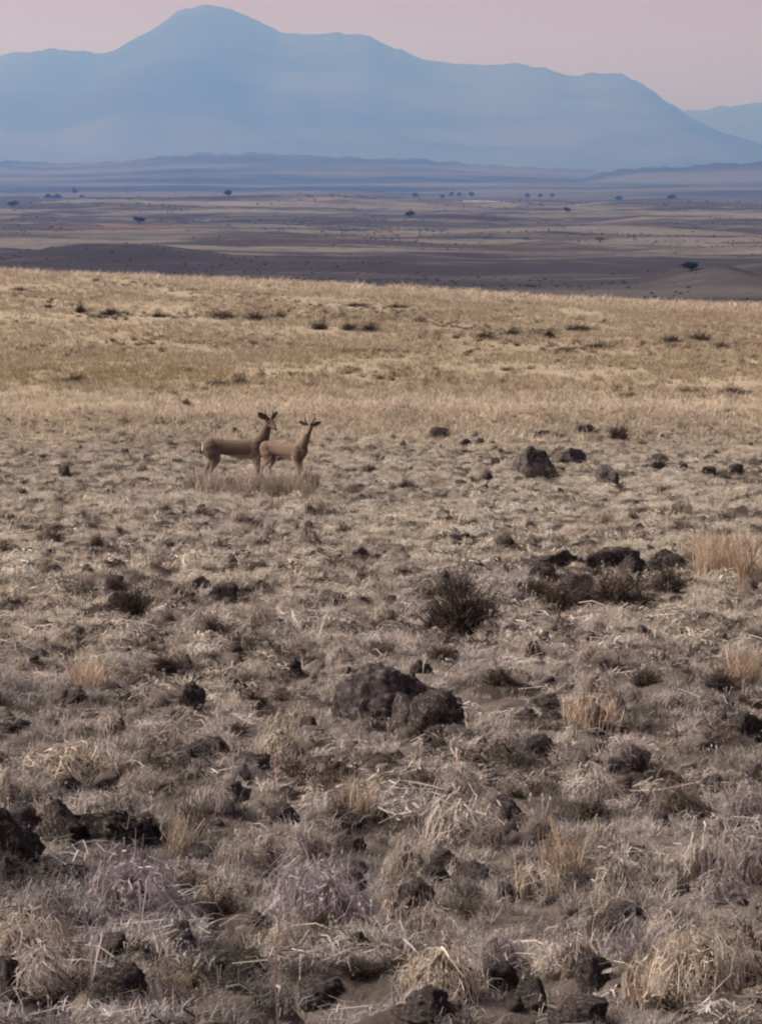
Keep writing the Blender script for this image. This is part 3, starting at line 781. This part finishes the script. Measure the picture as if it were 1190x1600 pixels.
taken = [(k[1], k[2], k[3]) for k in KEY_SHRUBS] + [(k[0], k[1], k[2]) for k in KEY_ROCKS] + [(k[0], k[1] + 0.35 * k[3], k[2]) for k in KEY_ROCKS if k[2] > 60]
cnt = 0
while cnt < 230:
    py = 700 + 900 * rs.uniform() ** 0.8; px = rs.uniform(-20, 1210)
    if 300 < px < 500 and 690 < py < 790: continue
    wpx = np.interp(py, [650, 800, 1000, 1200, 1600], [26, 46, 76, 100, 150]) * rs.uniform(0.4, 1.1)
    if any(abs(px - a) < 0.42 * (wpx + c) and abs(py - b) < 0.26 * (wpx + c) for a, b, c in taken): 
        if rs.uniform() > 0.06: continue
    taken.append((px, py, wpx)); cnt += 1
    kind = 'bush' if rs.uniform() < 0.42 else 'cushion'
    gm = rs.uniform() ; near = sstep(800, 1250, py)
    base = np.array(STR) * (1 - gm * near) + np.array(LAV if rs.uniform() < 0.5 else PALE) * gm * near
    if kind == 'bush': base = np.array((0.125, 0.105, 0.095)) * rs.uniform(0.6, 1.5)
    else: base = base * rs.uniform(0.75, 1.1)
    if kind == 'bush':
        o = put_shrub(kind, px, py, wpx, wpx * rs.uniform(0.35, 0.55), tuple(base), None, "small brown twiggy bushes")
        PENDING.append((o, px, py, "small brown twiggy bush"))
    else:
        o = put_shrub(kind, px, py, wpx, wpx * rs.uniform(0.42, 0.68), tuple(base), None, "small dry cushion shrubs")
        PENDING.append((o, px, py, "small mound of dry stems"))
settle_labels()

# dark bushes dotted over the straw field
FB = []
FIELD = [(345, 500, 70, 14), (400, 502, 60, 16), (435, 498, 34, 12), (500, 516, 50, 16), (545, 518, 44, 14), (575, 520, 40, 18), (905, 520, 66, 12), (880, 552, 40, 12),
        (935, 546, 50, 12), (1050, 538, 50, 14), (1095, 535, 60, 18), (1130, 546, 40, 12), (800, 525, 30, 14), (858, 530, 26, 16), (760, 532, 50, 12), (245, 496, 26, 9),
        (170, 494, 44, 14), (125, 490, 22, 18), (75, 482, 22, 9), (30, 455, 30, 7), (150, 440, 26, 6), (375, 602, 40, 16), (115, 600, 70, 16), (345, 606, 60, 12),
        (785, 600, 24, 8), (1080, 616, 60, 14), (1150, 620, 70, 14), (985, 622, 50, 10), (1140, 650, 40, 9), (620, 482, 50, 8), (560, 480, 60, 6), (290, 636, 24, 10)]
ORD3 = ["first", "second", "third", "fourth", "fifth", "sixth", "seventh", "eighth", "ninth", "tenth", "eleventh", "twelfth", "thirteenth", "fourteenth", "fifteenth", "sixteenth", "seventeenth", "eighteenth", "nineteenth", "twentieth"]
def zone(q):
    if q[1] < 486: return "near the far rim of the straw field"
    if q[1] < 570: return "in the belt across the middle of the straw field"
    return "in the near part of the straw field"
for (px, py, wp, hp) in FIELD:
    FB.append((px, py)); c = (0.075, 0.060, 0.042) if py < 560 else (0.10, 0.078, 0.052)
    px2, py2 = px, py
    fo = put_shrub('bush', px2, py2, wp * 1.15, hp * 1.3, c, 
              "%s dark bush from the left %s" % (ORD3[sum(1 for q in FIELD if zone(q) == zone((px, py)) and q[0] < px)], zone((px, py))), "bushes of the straw field")
    fo.children[0].scale = (float(rs.uniform(0.5, 0.9)), float(rs.uniform(0.5, 0.9)), float(rs.uniform(0.7, 1.2))); fo.children[0].location = (float(rs.uniform(-.06, .06)), 0, 0)
    fo.scale.y *= float(rs.uniform(0.8, 1.4))


# ------------------------------------------------------------------ the uncountable cover: grass, litter, scraps of scrub
FT = np.array(FOOT)
def foot_factor(X, Y):
    """0 on top of a rock or shrub, small just in front of it, 1 elsewhere"""
    f = np.ones(len(X)); order = np.argsort(Y); Xs, Ys = X[order], Y[order]; fs = np.ones(len(X))
    for fx, fy, fr, fh in FT:
        a, b = np.searchsorted(Ys, [fy - fr * 1.2 - 0.45, fy + fr])
        dx, dy = Xs[a:b] - fx, Ys[a:b] - fy
        d = np.hypot(dx, dy) / fr
        v = np.where(d < (0.66 if fh < 0.18 else 0.85), 0.0, np.where((np.abs(dx) < fr) & (dy < 0), 0.9, 1.0))
        fs[a:b] = np.minimum(fs[a:b], v)
    f[order] = fs
    return f

g1 = np.random.default_rng(21)
grass_src = []
for k in range(4): grass_src.append(mk("tuft", tuft(g1, 48, 0.12, 0.9, 0.0021, 4, 0.75, 0.05), M['grass']))
for k in range(4): grass_src.append(mk("tuft", tuft(g1, 44, 0.11, 1.4, 0.0022, 5, 1.0, 0.07), M['grass']))
for k in range(3): grass_src.append(mk("litter", litter(g1, 40, 0.15, 0.0020), M['grass']))
for k in range(2): grass_src.append(mk("stalk", heads(g1, 5, 0.15, 0.5, 0.012), M['grass']))
X, Y = wedge(lambda d: float(np.interp(d, [6, 12, 20, 40, 80], [340, 310, 215, 150, 105])), 6.5, 80, g1)
patch = 0.8 * (hummock(X, Y) - 0.42) + 0.35 * fbm(X / 0.9, Y / 1.1, 91, 3)
keep = g1.uniform(size=len(X)) < np.clip(0.66 + 1.4 * patch, 0.30, 1)
X, Y, patch = X[keep], Y[keep], patch[keep]
ff = foot_factor(X, Y); keep = ff > 0; X, Y, ff, patch = X[keep], Y[keep], ff[keep], patch[keep]; n = len(X)
pr = np.array([.12] * 4 + [.13] * 4 + [.02] * 3 + [.02] * 2); pr /= pr.sum()
idx = g1.choice(len(grass_src), n, p=pr)
scl = g1.uniform(0.5, 1.2, n) * (0.75 + 0.55 * np.clip(patch, -0.3, 0.6)) * (0.55 + 0.45 * ff)
scatter("dry_grass", grass_src, X, Y, g1.uniform(0, 6.28, n), scl, grass_color(X, Y, g1), idx,
        "dry straw and grey grass covering the stony near slope")

scrub_src = [mk("scrap", twigs(g1, 0.09, 0.07, 36, 0.0032, 3), M['grass']) for k in range(4)] + \
            [mk("mound", join([cushion(g1, 0.10, 0.6, 90, 0.0036, 4, 0.1, 0.9)]), M['grass']) for k in range(4)]
X, Y = wedge(lambda d: float(np.interp(d, [6, 12, 20, 40, 70, 80], [48, 46, 36, 20, 10, 0.5])), 6.5, 80, g1)
keep = g1.uniform(size=len(X)) < np.clip(0.42 + 1.8 * fbm(X / 0.9, Y / 1.8, 97, 3), 0.03, 1)
X, Y = X[keep], Y[keep]; keep = foot_factor(X, Y) > 0.6; X, Y = X[keep], Y[keep]; n = len(X)
idx = g1.choice(8, n, p=[.14] * 4 + [.11] * 4)
cc = np.where((idx < 4)[:, None], DARK * g1.uniform(0.6, 1.9, (n, 1)), grass_color(X, Y, g1) * 0.9)
scatter("low_scrub", scrub_src, X, Y, g1.uniform(0, 6.28, n), g1.uniform(0.6, 1.0, n) ** 0.5 * (0.7 + 1.3 * g1.uniform(0, 1, n) ** 3), cc, idx,
        "scraps of dark scrub and tiny tussocks strewn over the slope")

# rubble: clods and broken stone between the hummocks
def clod(seed):
    r = random.Random(seed); bm = bmesh.new(); bmesh.ops.create_icosphere(bm, subdivisions=3, radius=0.05)
    off = Vector((r.uniform(0, 90), r.uniform(0, 90), 0))
    for v in bm.verts:
        v.co *= 1 + 0.5 * mnoise.noise(v.co * 22 + off) + 0.35 * mnoise.noise(v.co * 55 + off) + 0.16 * mnoise.noise(v.co * 140 + off); v.co.z *= 0.65
    me = bpy.data.meshes.new("clod"); bm.to_mesh(me); bm.free(); me.polygons.foreach_set("use_smooth", np.full(len(me.polygons), True))
    a = me.attributes.new("v", 'FLOAT', 'POINT'); a.data.foreach_set("value", np.random.default_rng(seed).uniform(0.7, 1.3, len(me.vertices)).astype(np.float32))
    me.materials.append(M['clod']); return me
M['clod'] = leafy("clod_stone", 'INSTANCER', transl=0.0)
X, Y = wedge(lambda d: float(np.interp(d, [6, 12, 20, 40, 70, 80], [34, 32, 24, 9, 2, 0.5])), 6.5, 80, g1)
keep = g1.uniform(size=len(X)) < np.clip(0.35 + 1.5 * fbm(X / 0.9, Y / 1.4, 191, 3), 0.04, 1)
X, Y = X[keep], Y[keep]; keep = foot_factor(X, Y) > 0.0; X, Y = X[keep], Y[keep]; n = len(X)
lav = g1.uniform(size=(n, 1))
scatter("rubble", [clod(900 + k) for k in range(6)], X, Y, g1.uniform(0, 6.28, n), g1.uniform(0.4, 1.0, n) ** 1.5 * 1.6 * (0.55 + 0.45 * sstep(9, 15, Y)), (np.array([0.075, 0.065, 0.068]) * lav + np.array([0.13, 0.115, 0.10]) * (1 - lav)) * g1.uniform(0.5, 1.3, (n, 1)),
        g1.integers(0, 6, n), "broken stones and clods strewn between the tussocks", g1.uniform(-0.6, 0.6, (n, 2)))

far_src = [mk("far_tuft", tuft(g1, 16, 0.22, 0.9, 0.009, 3, 0.5, 0.14), M['grass']) for k in range(4)]
X, Y = wedge(lambda d: float(np.interp(d, [70, 90, 130, 190, 230], [16, 14, 11, 9, 7])), 68, 232, g1, 4)
keep = g1.uniform(size=len(X)) < np.clip(0.7 + 1.2 * fbm(X / 3, Y / 7, 131, 3), 0.1, 1); X, Y = X[keep], Y[keep]
n = len(X)
scatter("field_grass", far_src, X, Y, g1.uniform(0, 6.28, n), g1.uniform(0.5, 1.2, n) * (1 + 1.7 * sstep(165, 190, Y) * g1.uniform(0, 1, n) ** 3), grass_color(X, Y, g1), g1.integers(0, 4, n),
        "tan dry grass of the field behind the gazelles up to its rim")

X, Y = wedge(lambda d: 3.6, 72, 205, g1, 4)
keep = g1.uniform(size=len(X)) < np.clip(0.12 + 1.7 * fbm(X / 5, Y / 9, 151, 4), 0.0, 1) * (0.22 + 0.9 * np.exp(-((Y - 136) / 15) ** 2) + 0.3 * np.exp(-((Y - 101) / 5) ** 2)) * (1 - 0.9 * np.exp(-((Y - 84) / 8) ** 2)); X, Y = X[keep], Y[keep]; n = len(X)
weed_src = [mk("weed", twigs(g1, 0.20, 0.16, 40, 0.008, 3), M['grass']) for k in range(4)]
scatter("field_weeds", weed_src, X, Y, g1.uniform(0, 6.28, n), g1.uniform(0.4, 1.5, n), np.array([0.15, 0.12, 0.09]) * g1.uniform(0.5, 1.8, (n, 1)), g1.integers(0, 4, n),
        "scraps of brown weeds strewn through the straw field")

X, Y = wedge(lambda d: float(np.interp(d, [600, 1100, 2000, 3200, 3800, 4600, 8000], [0.040, 0.032, 0.004, 0.004, 0.004, 0.0012, 0.0004])), 600, 8000, g1, 40)
keep = g1.uniform(size=len(X)) < np.clip(0.15 + 1.9 * fbm(X / 90, Y / 260, 181, 4) + 0.9 * np.exp(-((Y - 3600 - 2 * X) / 120) ** 2) + 0.7 * np.exp(-((Y - 1000) / 90) ** 2) * (X < 10) + 0.9 * np.exp(-((Y - 770) / 60) ** 2 - ((X - 76) / 22) ** 2), 0.01, 1)
X, Y = X[keep], Y[keep]; n = len(X)
bushy = []
for k in range(4):
    v_, f_, a_ = tree_meshes(80 + k, 160, 0.16); v_ = v_ * np.array([1, 1, 0.6]) - np.array([0, 0, 0.22]); bushy.append(mk("plain_bush", (v_, f_, a_), M['grass']))
scatter("plain_scrub", bushy, X, Y, g1.uniform(0, 6.28, n), g1.uniform(0.3, 1.3, n) ** 1.6 * np.clip(Y / 2500, 0.45, 1.6), np.array([0.045, 0.040, 0.034]) * g1.uniform(0.6, 1.7, (n, 1)), g1.integers(0, 4, n),
        "low dark scrub scattered over the far plain")

# ------------------------------------------------------------------ tall grass clumps and single stalks
def tall(px, py, wpx, hpx, n, col, label, wid=0.0022):
    x, y, z = ground_at(px, py); s = px_per_m(y)
    rg = np.random.default_rng(int(px))
    me = mk("tall_grass", tuft(rg, n, hpx / s * 1.05, 0.55, wid, 5, 0.5, 0.42 * wpx / s), M['shrub'])
    o = link("tall_grass", me); o.location = (x, y + 0.1, float(H(x, y + 0.1))); o.color = (*col, 1)
    tag(o, label, "grass", kind="thing")
tall(1125, 905, 90, 90, 520, (0.56, 0.46, 0.36), "tall tawny grass at the right edge beside the scrub bank", 0.004)
tall(1168, 925, 40, 110, 90, (0.50, 0.40, 0.30), "thin pale tall grass at the very right edge", 0.004)
tall(140, 1085, 70, 60, 240, (0.54, 0.44, 0.345), "tawny grass patch at left above the black rocks", 0.0032)
tall(1165, 1075, 60, 70, 240, (0.54, 0.44, 0.345), "tawny grass patch at the right edge below the scrub bank", 0.0032)
tall(690, 1060, 0.1, 1, 4, (0.3, 0.2, 0.15), "thin dry sprig between thorn bush and boulders")
tall(930, 1150, 110, 60, 240, (0.56, 0.46, 0.36), "straw grass tuft with pink tint right of the boulders", 0.003)
tall(560, 1290, 60, 80, 90, (0.42, 0.35, 0.27), "upright straw tuft left of the broad pale cushion", 0.0026)
tall(880, 1395, 80, 110, 120, (0.40, 0.32, 0.24), "upright straw tuft between the lower right cushions", 0.0026)
tall(610, 1450, 40, 90, 40, (0.36, 0.30, 0.25), "sparse upright stalks right of the lavender cushion", 0.0026)
tall(1010, 1590, 60, 110, 60, (0.44, 0.35, 0.27), "upright pale stalks at bottom right", 0.0026)
tall(280, 1350, 60, 80, 70, (0.42, 0.35, 0.28), "straw tuft right of the long black rock", 0.0026)

def stalk(px, py, hpx, lean, label):
    x, y, z = ground_at(px, py); s = px_per_m(y); h = hpx / s
    t = np.linspace(0, 1, 7)
    P = np.stack([lean * h * t ** 2 + 0.004 * np.sin(t * 9), 0.01 * np.sin(t * 7), h * t], -1)[None]
    a = strips(P, (0.0024 * (1 - 0.5 * t))[None], np.array([[1.0, 0, 0]]), np.array([1.0]))
    b = strips(P, (0.0024 * (1 - 0.5 * t))[None], np.array([[0.0, 1, 0]]), np.array([1.0]))
    o = link("dry_stalk", mk("dry_stalk", join([a, b]), M['shrub'])); o.location = (x, y, z); o.color = (0.42, 0.35, 0.32, 1)
    rg = np.random.default_rng(int(px + py)); k = 14
    tt = rg.uniform(0.45, 1, k); base = np.stack([lean * h * tt ** 2, 0 * tt, h * tt], -1); d = unit(rg.normal(0, 1, (k, 3)) + [0, 0, 0.5]) * 0.03
    c = strips(np.stack([base, base + d * 0.5, base + d], 1), np.array([[0.003, 0.005, 0.001]]) * np.ones((k, 1)), unit(rg.normal(0, 1, (k, 3))), rg.uniform(0.8, 1.3, k))
    link("leaflets", mk("leaflets", c, M['shrub']), parent=o).color = (0.42, 0.35, 0.30, 1)
    tag(o, label, "stalk")
stalk(431, 1640, 230, 0.02, "tall thin stalk rising from the bottom edge left of centre")
stalk(428, 1245, 75, 0.0, "short thin stalk right of the purplish broken rock")
stalk(705, 1270, 110, 0.12, "leaning stalk below the two middle boulders")
stalk(870, 1640, 130, 0.05, "thin stalk at the bottom edge right of centre")

# ------------------------------------------------------------------ trees of the plain
def trunk_mesh():
    K, n = 5, 8; V, Q = [], []
    for k in range(K):
        t = k / (K - 1)
        for j in range(n):
            a = 2 * math.pi * j / n; r = 0.085 * (1 - 0.55 * t)
            V.append((r * math.cos(a) + 0.03 * math.sin(3 * t), r * math.sin(a), 0.75 * t - 0.05))
    for k in range(K - 1):
        for j in range(n): Q.append((k * n + j, k * n + (j + 1) % n, (k + 1) * n + (j + 1) % n, (k + 1) * n + j))
    lim = []
    for a in (0.4, 2.3, 4.4):
        P = np.array([[[0, 0, 0.5], [0.2 * math.cos(a), 0.2 * math.sin(a), 0.7], [0.42 * math.cos(a), 0.42 * math.sin(a), 0.95]]])
        for s in ((0, 0, 1.0), (-math.sin(a), math.cos(a), 0.0)): lim.append(strips(P, np.array([[0.035, 0.025, 0.01]]), np.array([s]), np.array([1.0])))
    return join([(np.array(V, float), np.array(Q), None)] + lim)
TRUNK = mk("trunk", trunk_mesh(), M['bark'])
CROWN = [mk("crown", tree_meshes(50 + k, 1400, 0.075), M['leaf']) for k in range(3)]
CROWN_RED = mk("crown", tree_meshes(60, 700, 0.065), M['leaf_red'])

def put_tree(px, py, wpx, hpx, label, k=0, red=False, d=None, group="lone trees of the plain", name="tree", cat="tree"):
    if d is None: x, y, z = ground_at(px, py, 500)
    else: x, y = place(px, d), d; z = float(H(x, y))
    s = px_per_m(y); o = bpy.data.objects.new(name, None); COL.objects.link(o); o.location = (x, y, z)
    o.scale = (wpx / s / 1.1, wpx / s / 1.1, hpx / s / 1.2); o.rotation_euler = (0, 0, k * 1.3)
    link("trunk", TRUNK, parent=o); link("crown", CROWN_RED if red else CROWN[k % 3], parent=o)
    tag(o, label, cat, group)
put_tree(1079, 423, 22, 14, "largest dark tree of the plain, on the knoll at right", 0)
put_tree(20, 323, 12, 9, "dark round tree at the left edge of the plain", 1)
put_tree(216, 348, 17, 9, "dark flat tree on the plain left of centre", 2)
put_tree(357, 307, 10, 10, "small dark tree on the far rim below the peak", 0)
put_tree(640, 339, 11, 10, "dark tree on the plain near the middle", 1)
put_tree(885, 332, 9, 8, "small dark tree right of the middle one", 2)
put_tree(967, 313, 10, 7, "small dark tree on the far rim, left of two at right", 0)
put_tree(1049, 312, 10, 8, "small dark tree on the far rim, right of two at right", 1)
put_tree(937, 378, 18, 9, "rusty bush on the plain at right", 1, red=True, name="bush", cat="bush")
FT_PX = [80, 92, 132, 648, 690, 704, 716, 735, 822, 842, 860, 120]
for i, (px, h) in enumerate([(80, 11), (92, 14), (132, 10), (648, 9), (690, 8), (704, 8), (716, 7), (735, 9), (822, 8), (842, 7), (860, 7), (120, 9)]):
    put_tree(px, 0, h * 0.8, h, "%s tiny hazy tree from the left under the blue hill" % ORD3[sorted(FT_PX).index(px)], i, d=5200 + 90 * i, group="hazy far trees")

# ------------------------------------------------------------------ gazelles
def coat_mat():
    m, n, out = new_mat("gazelle_coat")
    tc = ND(n, "ShaderNodeTexCoord"); sep = ND(n, "ShaderNodeSeparateXYZ"); n.links.new(tc.outputs["Object"], sep.inputs[0])
    nz = noise_node(n, 14, 4, 0.6, tc.outputs["Object"])
    ad = ND(n, "ShaderNodeMath", operation='MULTIPLY_ADD'); n.links.new(nz.outputs[0], ad.inputs[0]); ad.inputs[1].default_value = 0.05; n.links.new(sep.outputs[2], ad.inputs[2])
    z = ad.outputs[0]
    r = ramp(n, maprange(n, z, 0.02, 0.75), [(0.0, (0.21, 0.175, 0.14)), (0.30, (0.25, 0.21, 0.17)), (0.48, (0.22, 0.178, 0.14)), (0.64, (0.165, 0.128, 0.098)), (0.74, (0.20, 0.158, 0.122)), (0.88, (0.135, 0.103, 0.078)), (1.0, (0.19, 0.15, 0.115))])
    ax = ND(n, "ShaderNodeMath", operation='ABSOLUTE'); n.links.new(sep.outputs[0], ax.inputs[0])
    bl = ND(n, "ShaderNodeMath", operation='MULTIPLY'); n.links.new(maprange(n, z, 0.475, 0.435), bl.inputs[0]); n.links.new(maprange(n, ax.outputs[0], 0.25, 0.17), bl.inputs[1])
    belly = mixc(n, r.outputs[0], (0.52, 0.47, 0.41), bl.outputs[0])
    # pale rump patch
    rump = ND(n, "ShaderNodeMath", operation='ADD'); n.links.new(sep.outputs[0], rump.inputs[0]); rump.inputs[1].default_value = 0
    up = mixc(n, belly, (0.46, 0.41, 0.35), maprange(n, rump.outputs[0], -0.425, -0.445))
    fine = noise_node(n, 60, 3, 0.6, tc.outputs["Object"])
    c = mixc(n, up, (0.06, 0.045, 0.036), maprange(n, fine.outputs[0], 0.42, 0.72, 0, 0.5))
    oi = ND(n, "ShaderNodeObjectInfo"); c = mixc(n, c, oi.outputs["Color"], 1.0, 'MULTIPLY')
    p = ND(n, "ShaderNodeBsdfPrincipled"); p.inputs["Roughness"].default_value = 0.95; p.inputs["Specular IOR Level"].default_value = 0.08
    fb = ND(n, "ShaderNodeBump"); fb.inputs["Strength"].default_value = 0.6; fb.inputs["Distance"].default_value = 0.012; n.links.new(fine.outputs[0], fb.inputs["Height"]); n.links.new(fb.outputs[0], p.inputs["Normal"])
    n.links.new(c, p.inputs["Base Color"]); n.links.new(p.outputs[0], out.inputs[0])
    return m
M['coat'] = coat_mat()

def tube(bm, pts, seg=14):
    """closed tube through (x,y,z,ry,rz): ry across, rz in the bending plane"""
    rings = []
    for i, p in enumerate(pts):
        c = Vector(p[:3]); a = Vector(pts[max(i - 1, 0)][:3]); b = Vector(pts[min(i + 1, len(pts) - 1)][:3])
        t = (b - a).normalized(); side = Vector((0, 1, 0)) - t * t.y
        if side.length < 0.25: side = Vector((1, 0, 0)) - t * t.x
        side.normalize(); up = t.cross(side)
        rings.append([bm.verts.new(c + side * p[3] * math.cos(2 * math.pi * k / seg) + up * p[4] * math.sin(2 * math.pi * k / seg)) for k in range(seg)])
    for a, b in zip(rings[:-1], rings[1:]):
        for k in range(seg): bm.faces.new((a[k], a[(k + 1) % seg], b[(k + 1) % seg], b[k]))
    bm.faces.new(rings[0][::-1]); bm.faces.new(rings[-1])

def simple_tube(name, pts, mat, parent, seg=10):
    bm = bmesh.new(); tube(bm, [(x, y, z, r, r) for x, y, z, r in pts], seg)
    bmesh.ops.recalc_face_normals(bm, faces=bm.faces)
    me = bpy.data.meshes.new(name); bm.to_mesh(me); bm.free(); me.polygons.foreach_set("use_smooth", np.full(len(me.polygons), True))
    return link(name, me, mat, parent)

def gazelle(px, d, yaw, size, legs, head_top, head_dir, horn_len, ear_up, label, tone=1.0):
    root = bpy.data.objects.new("gazelle", None); COL.objects.link(root)
    x = place(px, d); root.location = (x, d, float(H(x, d)) - 0.085); root.rotation_euler = (0, 0, yaw); root.scale = (size,) * 3
    tag(root, label, "gazelle", "gazelles")
    bm = bmesh.new()
    tube(bm, [(-.452, 0, .545, .03, .05), (-.43, 0, .540, .075, .088), (-.37, 0, .540, .100, .112), (-.28, 0, .547, .098, .105), (-.17, 0, .532, .095, .102), (-.04, 0, .515, .102, .110),
              (.09, 0, .503, .106, .122), (.20, 0, .500, .104, .140), (.30, 0, .520, .088, .135), (.37, 0, .545, .062, .100), (.41, 0, .56, .035, .06)], 18)
    hx, hy, hz = head_top
    nk = [(.24, 0, .53, .085, .125), (.33, 0, .60, .070, .105)]
    for t in (0.35, 0.7, 1.0):
        nk.append((.34 + (hx - .34) * t, hy * t, .60 + (hz - .60) * t, (.066 - .022 * t), (.092 - .044 * t)))
    tube(bm, nk, 14)
    hd = Vector(head_dir).normalized(); hc = Vector((hx, hy, hz))
    def hp(s, drop=0): q = hc + hd * s; return (q.x, q.y, q.z - drop)
    tube(bm, [(*hp(-.06), .030, .030), (*hp(-.03), .052, .055), (*hp(.03), .054, .062), (*hp(.08), .042, .050), (*hp(.13), .029, .036), (*hp(.17), .021, .024), (*hp(.185), .012, .014)], 12)
    feet = []
    for side, ((f1x, f2x), (h1x, h2x)) in zip((-1, 1), legs):
        y = side * .055
        tube(bm, [(.255, y * .6, .64, .012, .02), (.26, y * .9, .60, .040, .060), (.262, y * 1.12, .53, .054, .092), (.25, y * 1.1, .43, .050, .078), (.258 + f1x * .3, y, .345, .035, .048), (.27 + f1x, y * .9, .20, .019, .021), (.27 + (f1x + f2x) / 2, y * .9, .12, .013, .014), (.27 + f2x, y * .9, .045, .014, .016), (.275 + f2x, y * .9, .012, .013, .014)], 10)
        y = side * .06
        tube(bm, [(-.35, y * .6, .645, .012, .02), (-.345, y * .9, .61, .045, .065), (-.335, y * 1.08, .55, .062, .100), (-.30, y * 1.1, .45, .060, .105), (-.285 + h1x * .3, y, .355, .044, .078), (-.335 + h1x * .7, y, .29, .027, .044), (-.375 + h1x, y, .23, .019, .028), (-.37 + (h1x + h2x) / 2 + .01, y, .14, .013, .016), (-.35 + h2x, y, .045, .014, .016), (-.345 + h2x, y, .012, .013, .014)], 10)
        feet += [(.285 + f2x, side * .05), (-.335 + h2x, side * .06)]
    bmesh.ops.recalc_face_normals(bm, faces=bm.faces)
    me = bpy.data.meshes.new("body"); bm.to_mesh(me); bm.free()
    b = link("body", me, M['coat'], root)
    b.color = (tone, tone, tone, 1)
    rm = b.modifiers.new("remesh", 'REMESH'); rm.mode = 'VOXEL'; rm.voxel_size = 0.007; rm.use_smooth_shade = True
    sm = b.modifiers.new("smooth", 'SMOOTH'); sm.iterations = 7; sm.factor = 0.5
    lat = hd.cross(Vector((0, 0, 1))).normalized(); upv = lat.cross(hd).normalized()
    for s in (-1, 1):
        base = hc - hd * .035 + lat * s * .038 + upv * .025
        dirv = (lat * s * 0.9 + Vector((0, 0, ear_up)) - hd * .2).normalized()
        # leaf-shaped cupped ear
        bm = bmesh.new(); nrm = hd - dirv * hd.dot(dirv); nrm.normalize(); acr = dirv.cross(nrm)
        rows = []
        for t, wd in ((0, .014), (.25, .034), (.5, .040), (.75, .028), (1, .003)):
            c = base + dirv * (.155 * t)
            rows.append([bm.verts.new(c + acr * wd * k + nrm * (abs(k) * .014 + dz)) for dz in (0, .007) for k in ((-1, 0, 1) if dz == 0 else (1, 0, -1))])
        for a, c2 in zip(rows[:-1], rows[1:]):
            for k in range(6): bm.faces.new((a[k], a[(k + 1) % 6], c2[(k + 1) % 6], c2[k]))
        bm.faces.new(rows[0]); bm.faces.new(rows[-1]); bmesh.ops.recalc_face_normals(bm, faces=bm.faces)
        em = bpy.data.meshes.new("ear"); bm.to_mesh(em); bm.free(); link("ear", em, M['coat_dark'], root)
        # ringed lyre-shaped horn
        hb = hc + hd * .005 + lat * s * .02 + upv * .045; pts = []
        for k in range(15):
            t = k / 14
            q = hb + Vector((0, 0, 1)) * horn_len * t + lat * s * horn_len * (0.42 * math.sin(t * 2.2)) - hd * horn_len * 0.32 * math.sin(t * 1.7)
            pts.append((q.x, q.y, q.z, (0.0135 + (0.002 if k % 2 else 0)) * (1 - 0.78 * t)))
        simple_tube("horn", pts, M['horn'], root)
        e = hc + hd * .055 + lat * s * .038 + upv * .018
        bm = bmesh.new(); bmesh.ops.create_uvsphere(bm, u_segments=10, v_segments=8, radius=.013, matrix=Matrix.Translation(e))
        ey = bpy.data.meshes.new("eye"); bm.to_mesh(ey); bm.free(); link("eye", ey, M['eye'], root)
    nt_ = hc + hd * .183
    simple_tube("nose", [(nt_.x, nt_.y, nt_.z, .010), (nt_.x + hd.x * .008, nt_.y + hd.y * .008, nt_.z + hd.z * .008, .007)], M['hoof'], root)
    simple_tube("tail", [(-.44, 0, .575, .016), (-.458, 0, .55, .016), (-.464, 0, .50, .014), (-.462, 0, .46, .010), (-.46, 0, .435, .003)], M['hoof'], root)
    for fx, fy in feet:
        simple_tube("hoof", [(fx - .008, fy, .034, .0145), (fx + .004, fy, .004, .019), (fx + .005, fy, -.004, .019)], M['hoof'], root)
    return root
M['coat_dark'] = diffuse_mat("ear_coat", (0.11, 0.085, 0.068), 0.9)
for gx, gy, gw, gh, gn, gc, gl in ((300, 770, 44, 30, 90, (0.30, 0.26, 0.22), "grey brown tuft at the heels of the left gazelle"), (326, 773, 52, 40, 130, (0.50, 0.43, 0.36), "straw tuft hiding the hind feet of the left gazelle"),
        (366, 775, 60, 32, 130, (0.36, 0.31, 0.265), "brownish tuft below the belly of the left gazelle"), (398, 772, 40, 42, 110, (0.52, 0.45, 0.37), "straw tuft before the front feet of the left gazelle"),
        (424, 776, 44, 36, 110, (0.34, 0.295, 0.25), "brownish tuft in the gap between both gazelles"), (446, 774, 46, 42, 120, (0.50, 0.43, 0.36), "straw tuft below the belly of the right gazelle"),
        (474, 776, 50, 44, 130, (0.44, 0.38, 0.315), "straw tuft hiding the front feet of the right gazelle")):
    tall(gx, gy, gw, gh + 10, int(gn * 1.3), gc, gl, 0.0045)
gazelle(369, 53.3, 0.0, 1.12, (((.02, -.04), (.05, .02)), ((.05, .10), (-.03, -.08))), (.435, -.02, .865), (.55, -.72, -.5), 0.10, 0.62,
        "left gazelle with long flat back, head raised and ears spread", 0.88)
gazelle(445, 52.3, math.radians(-34), 0.93, (((.03, .05), (-.02, -.09)), ((.0, -.03), (.04, .05))), (.50, -.04, .90), (.25, -.8, -.6), 0.15, 0.25,
        "right gazelle, partly in front of the other, with lyre-shaped horns", 1.08)
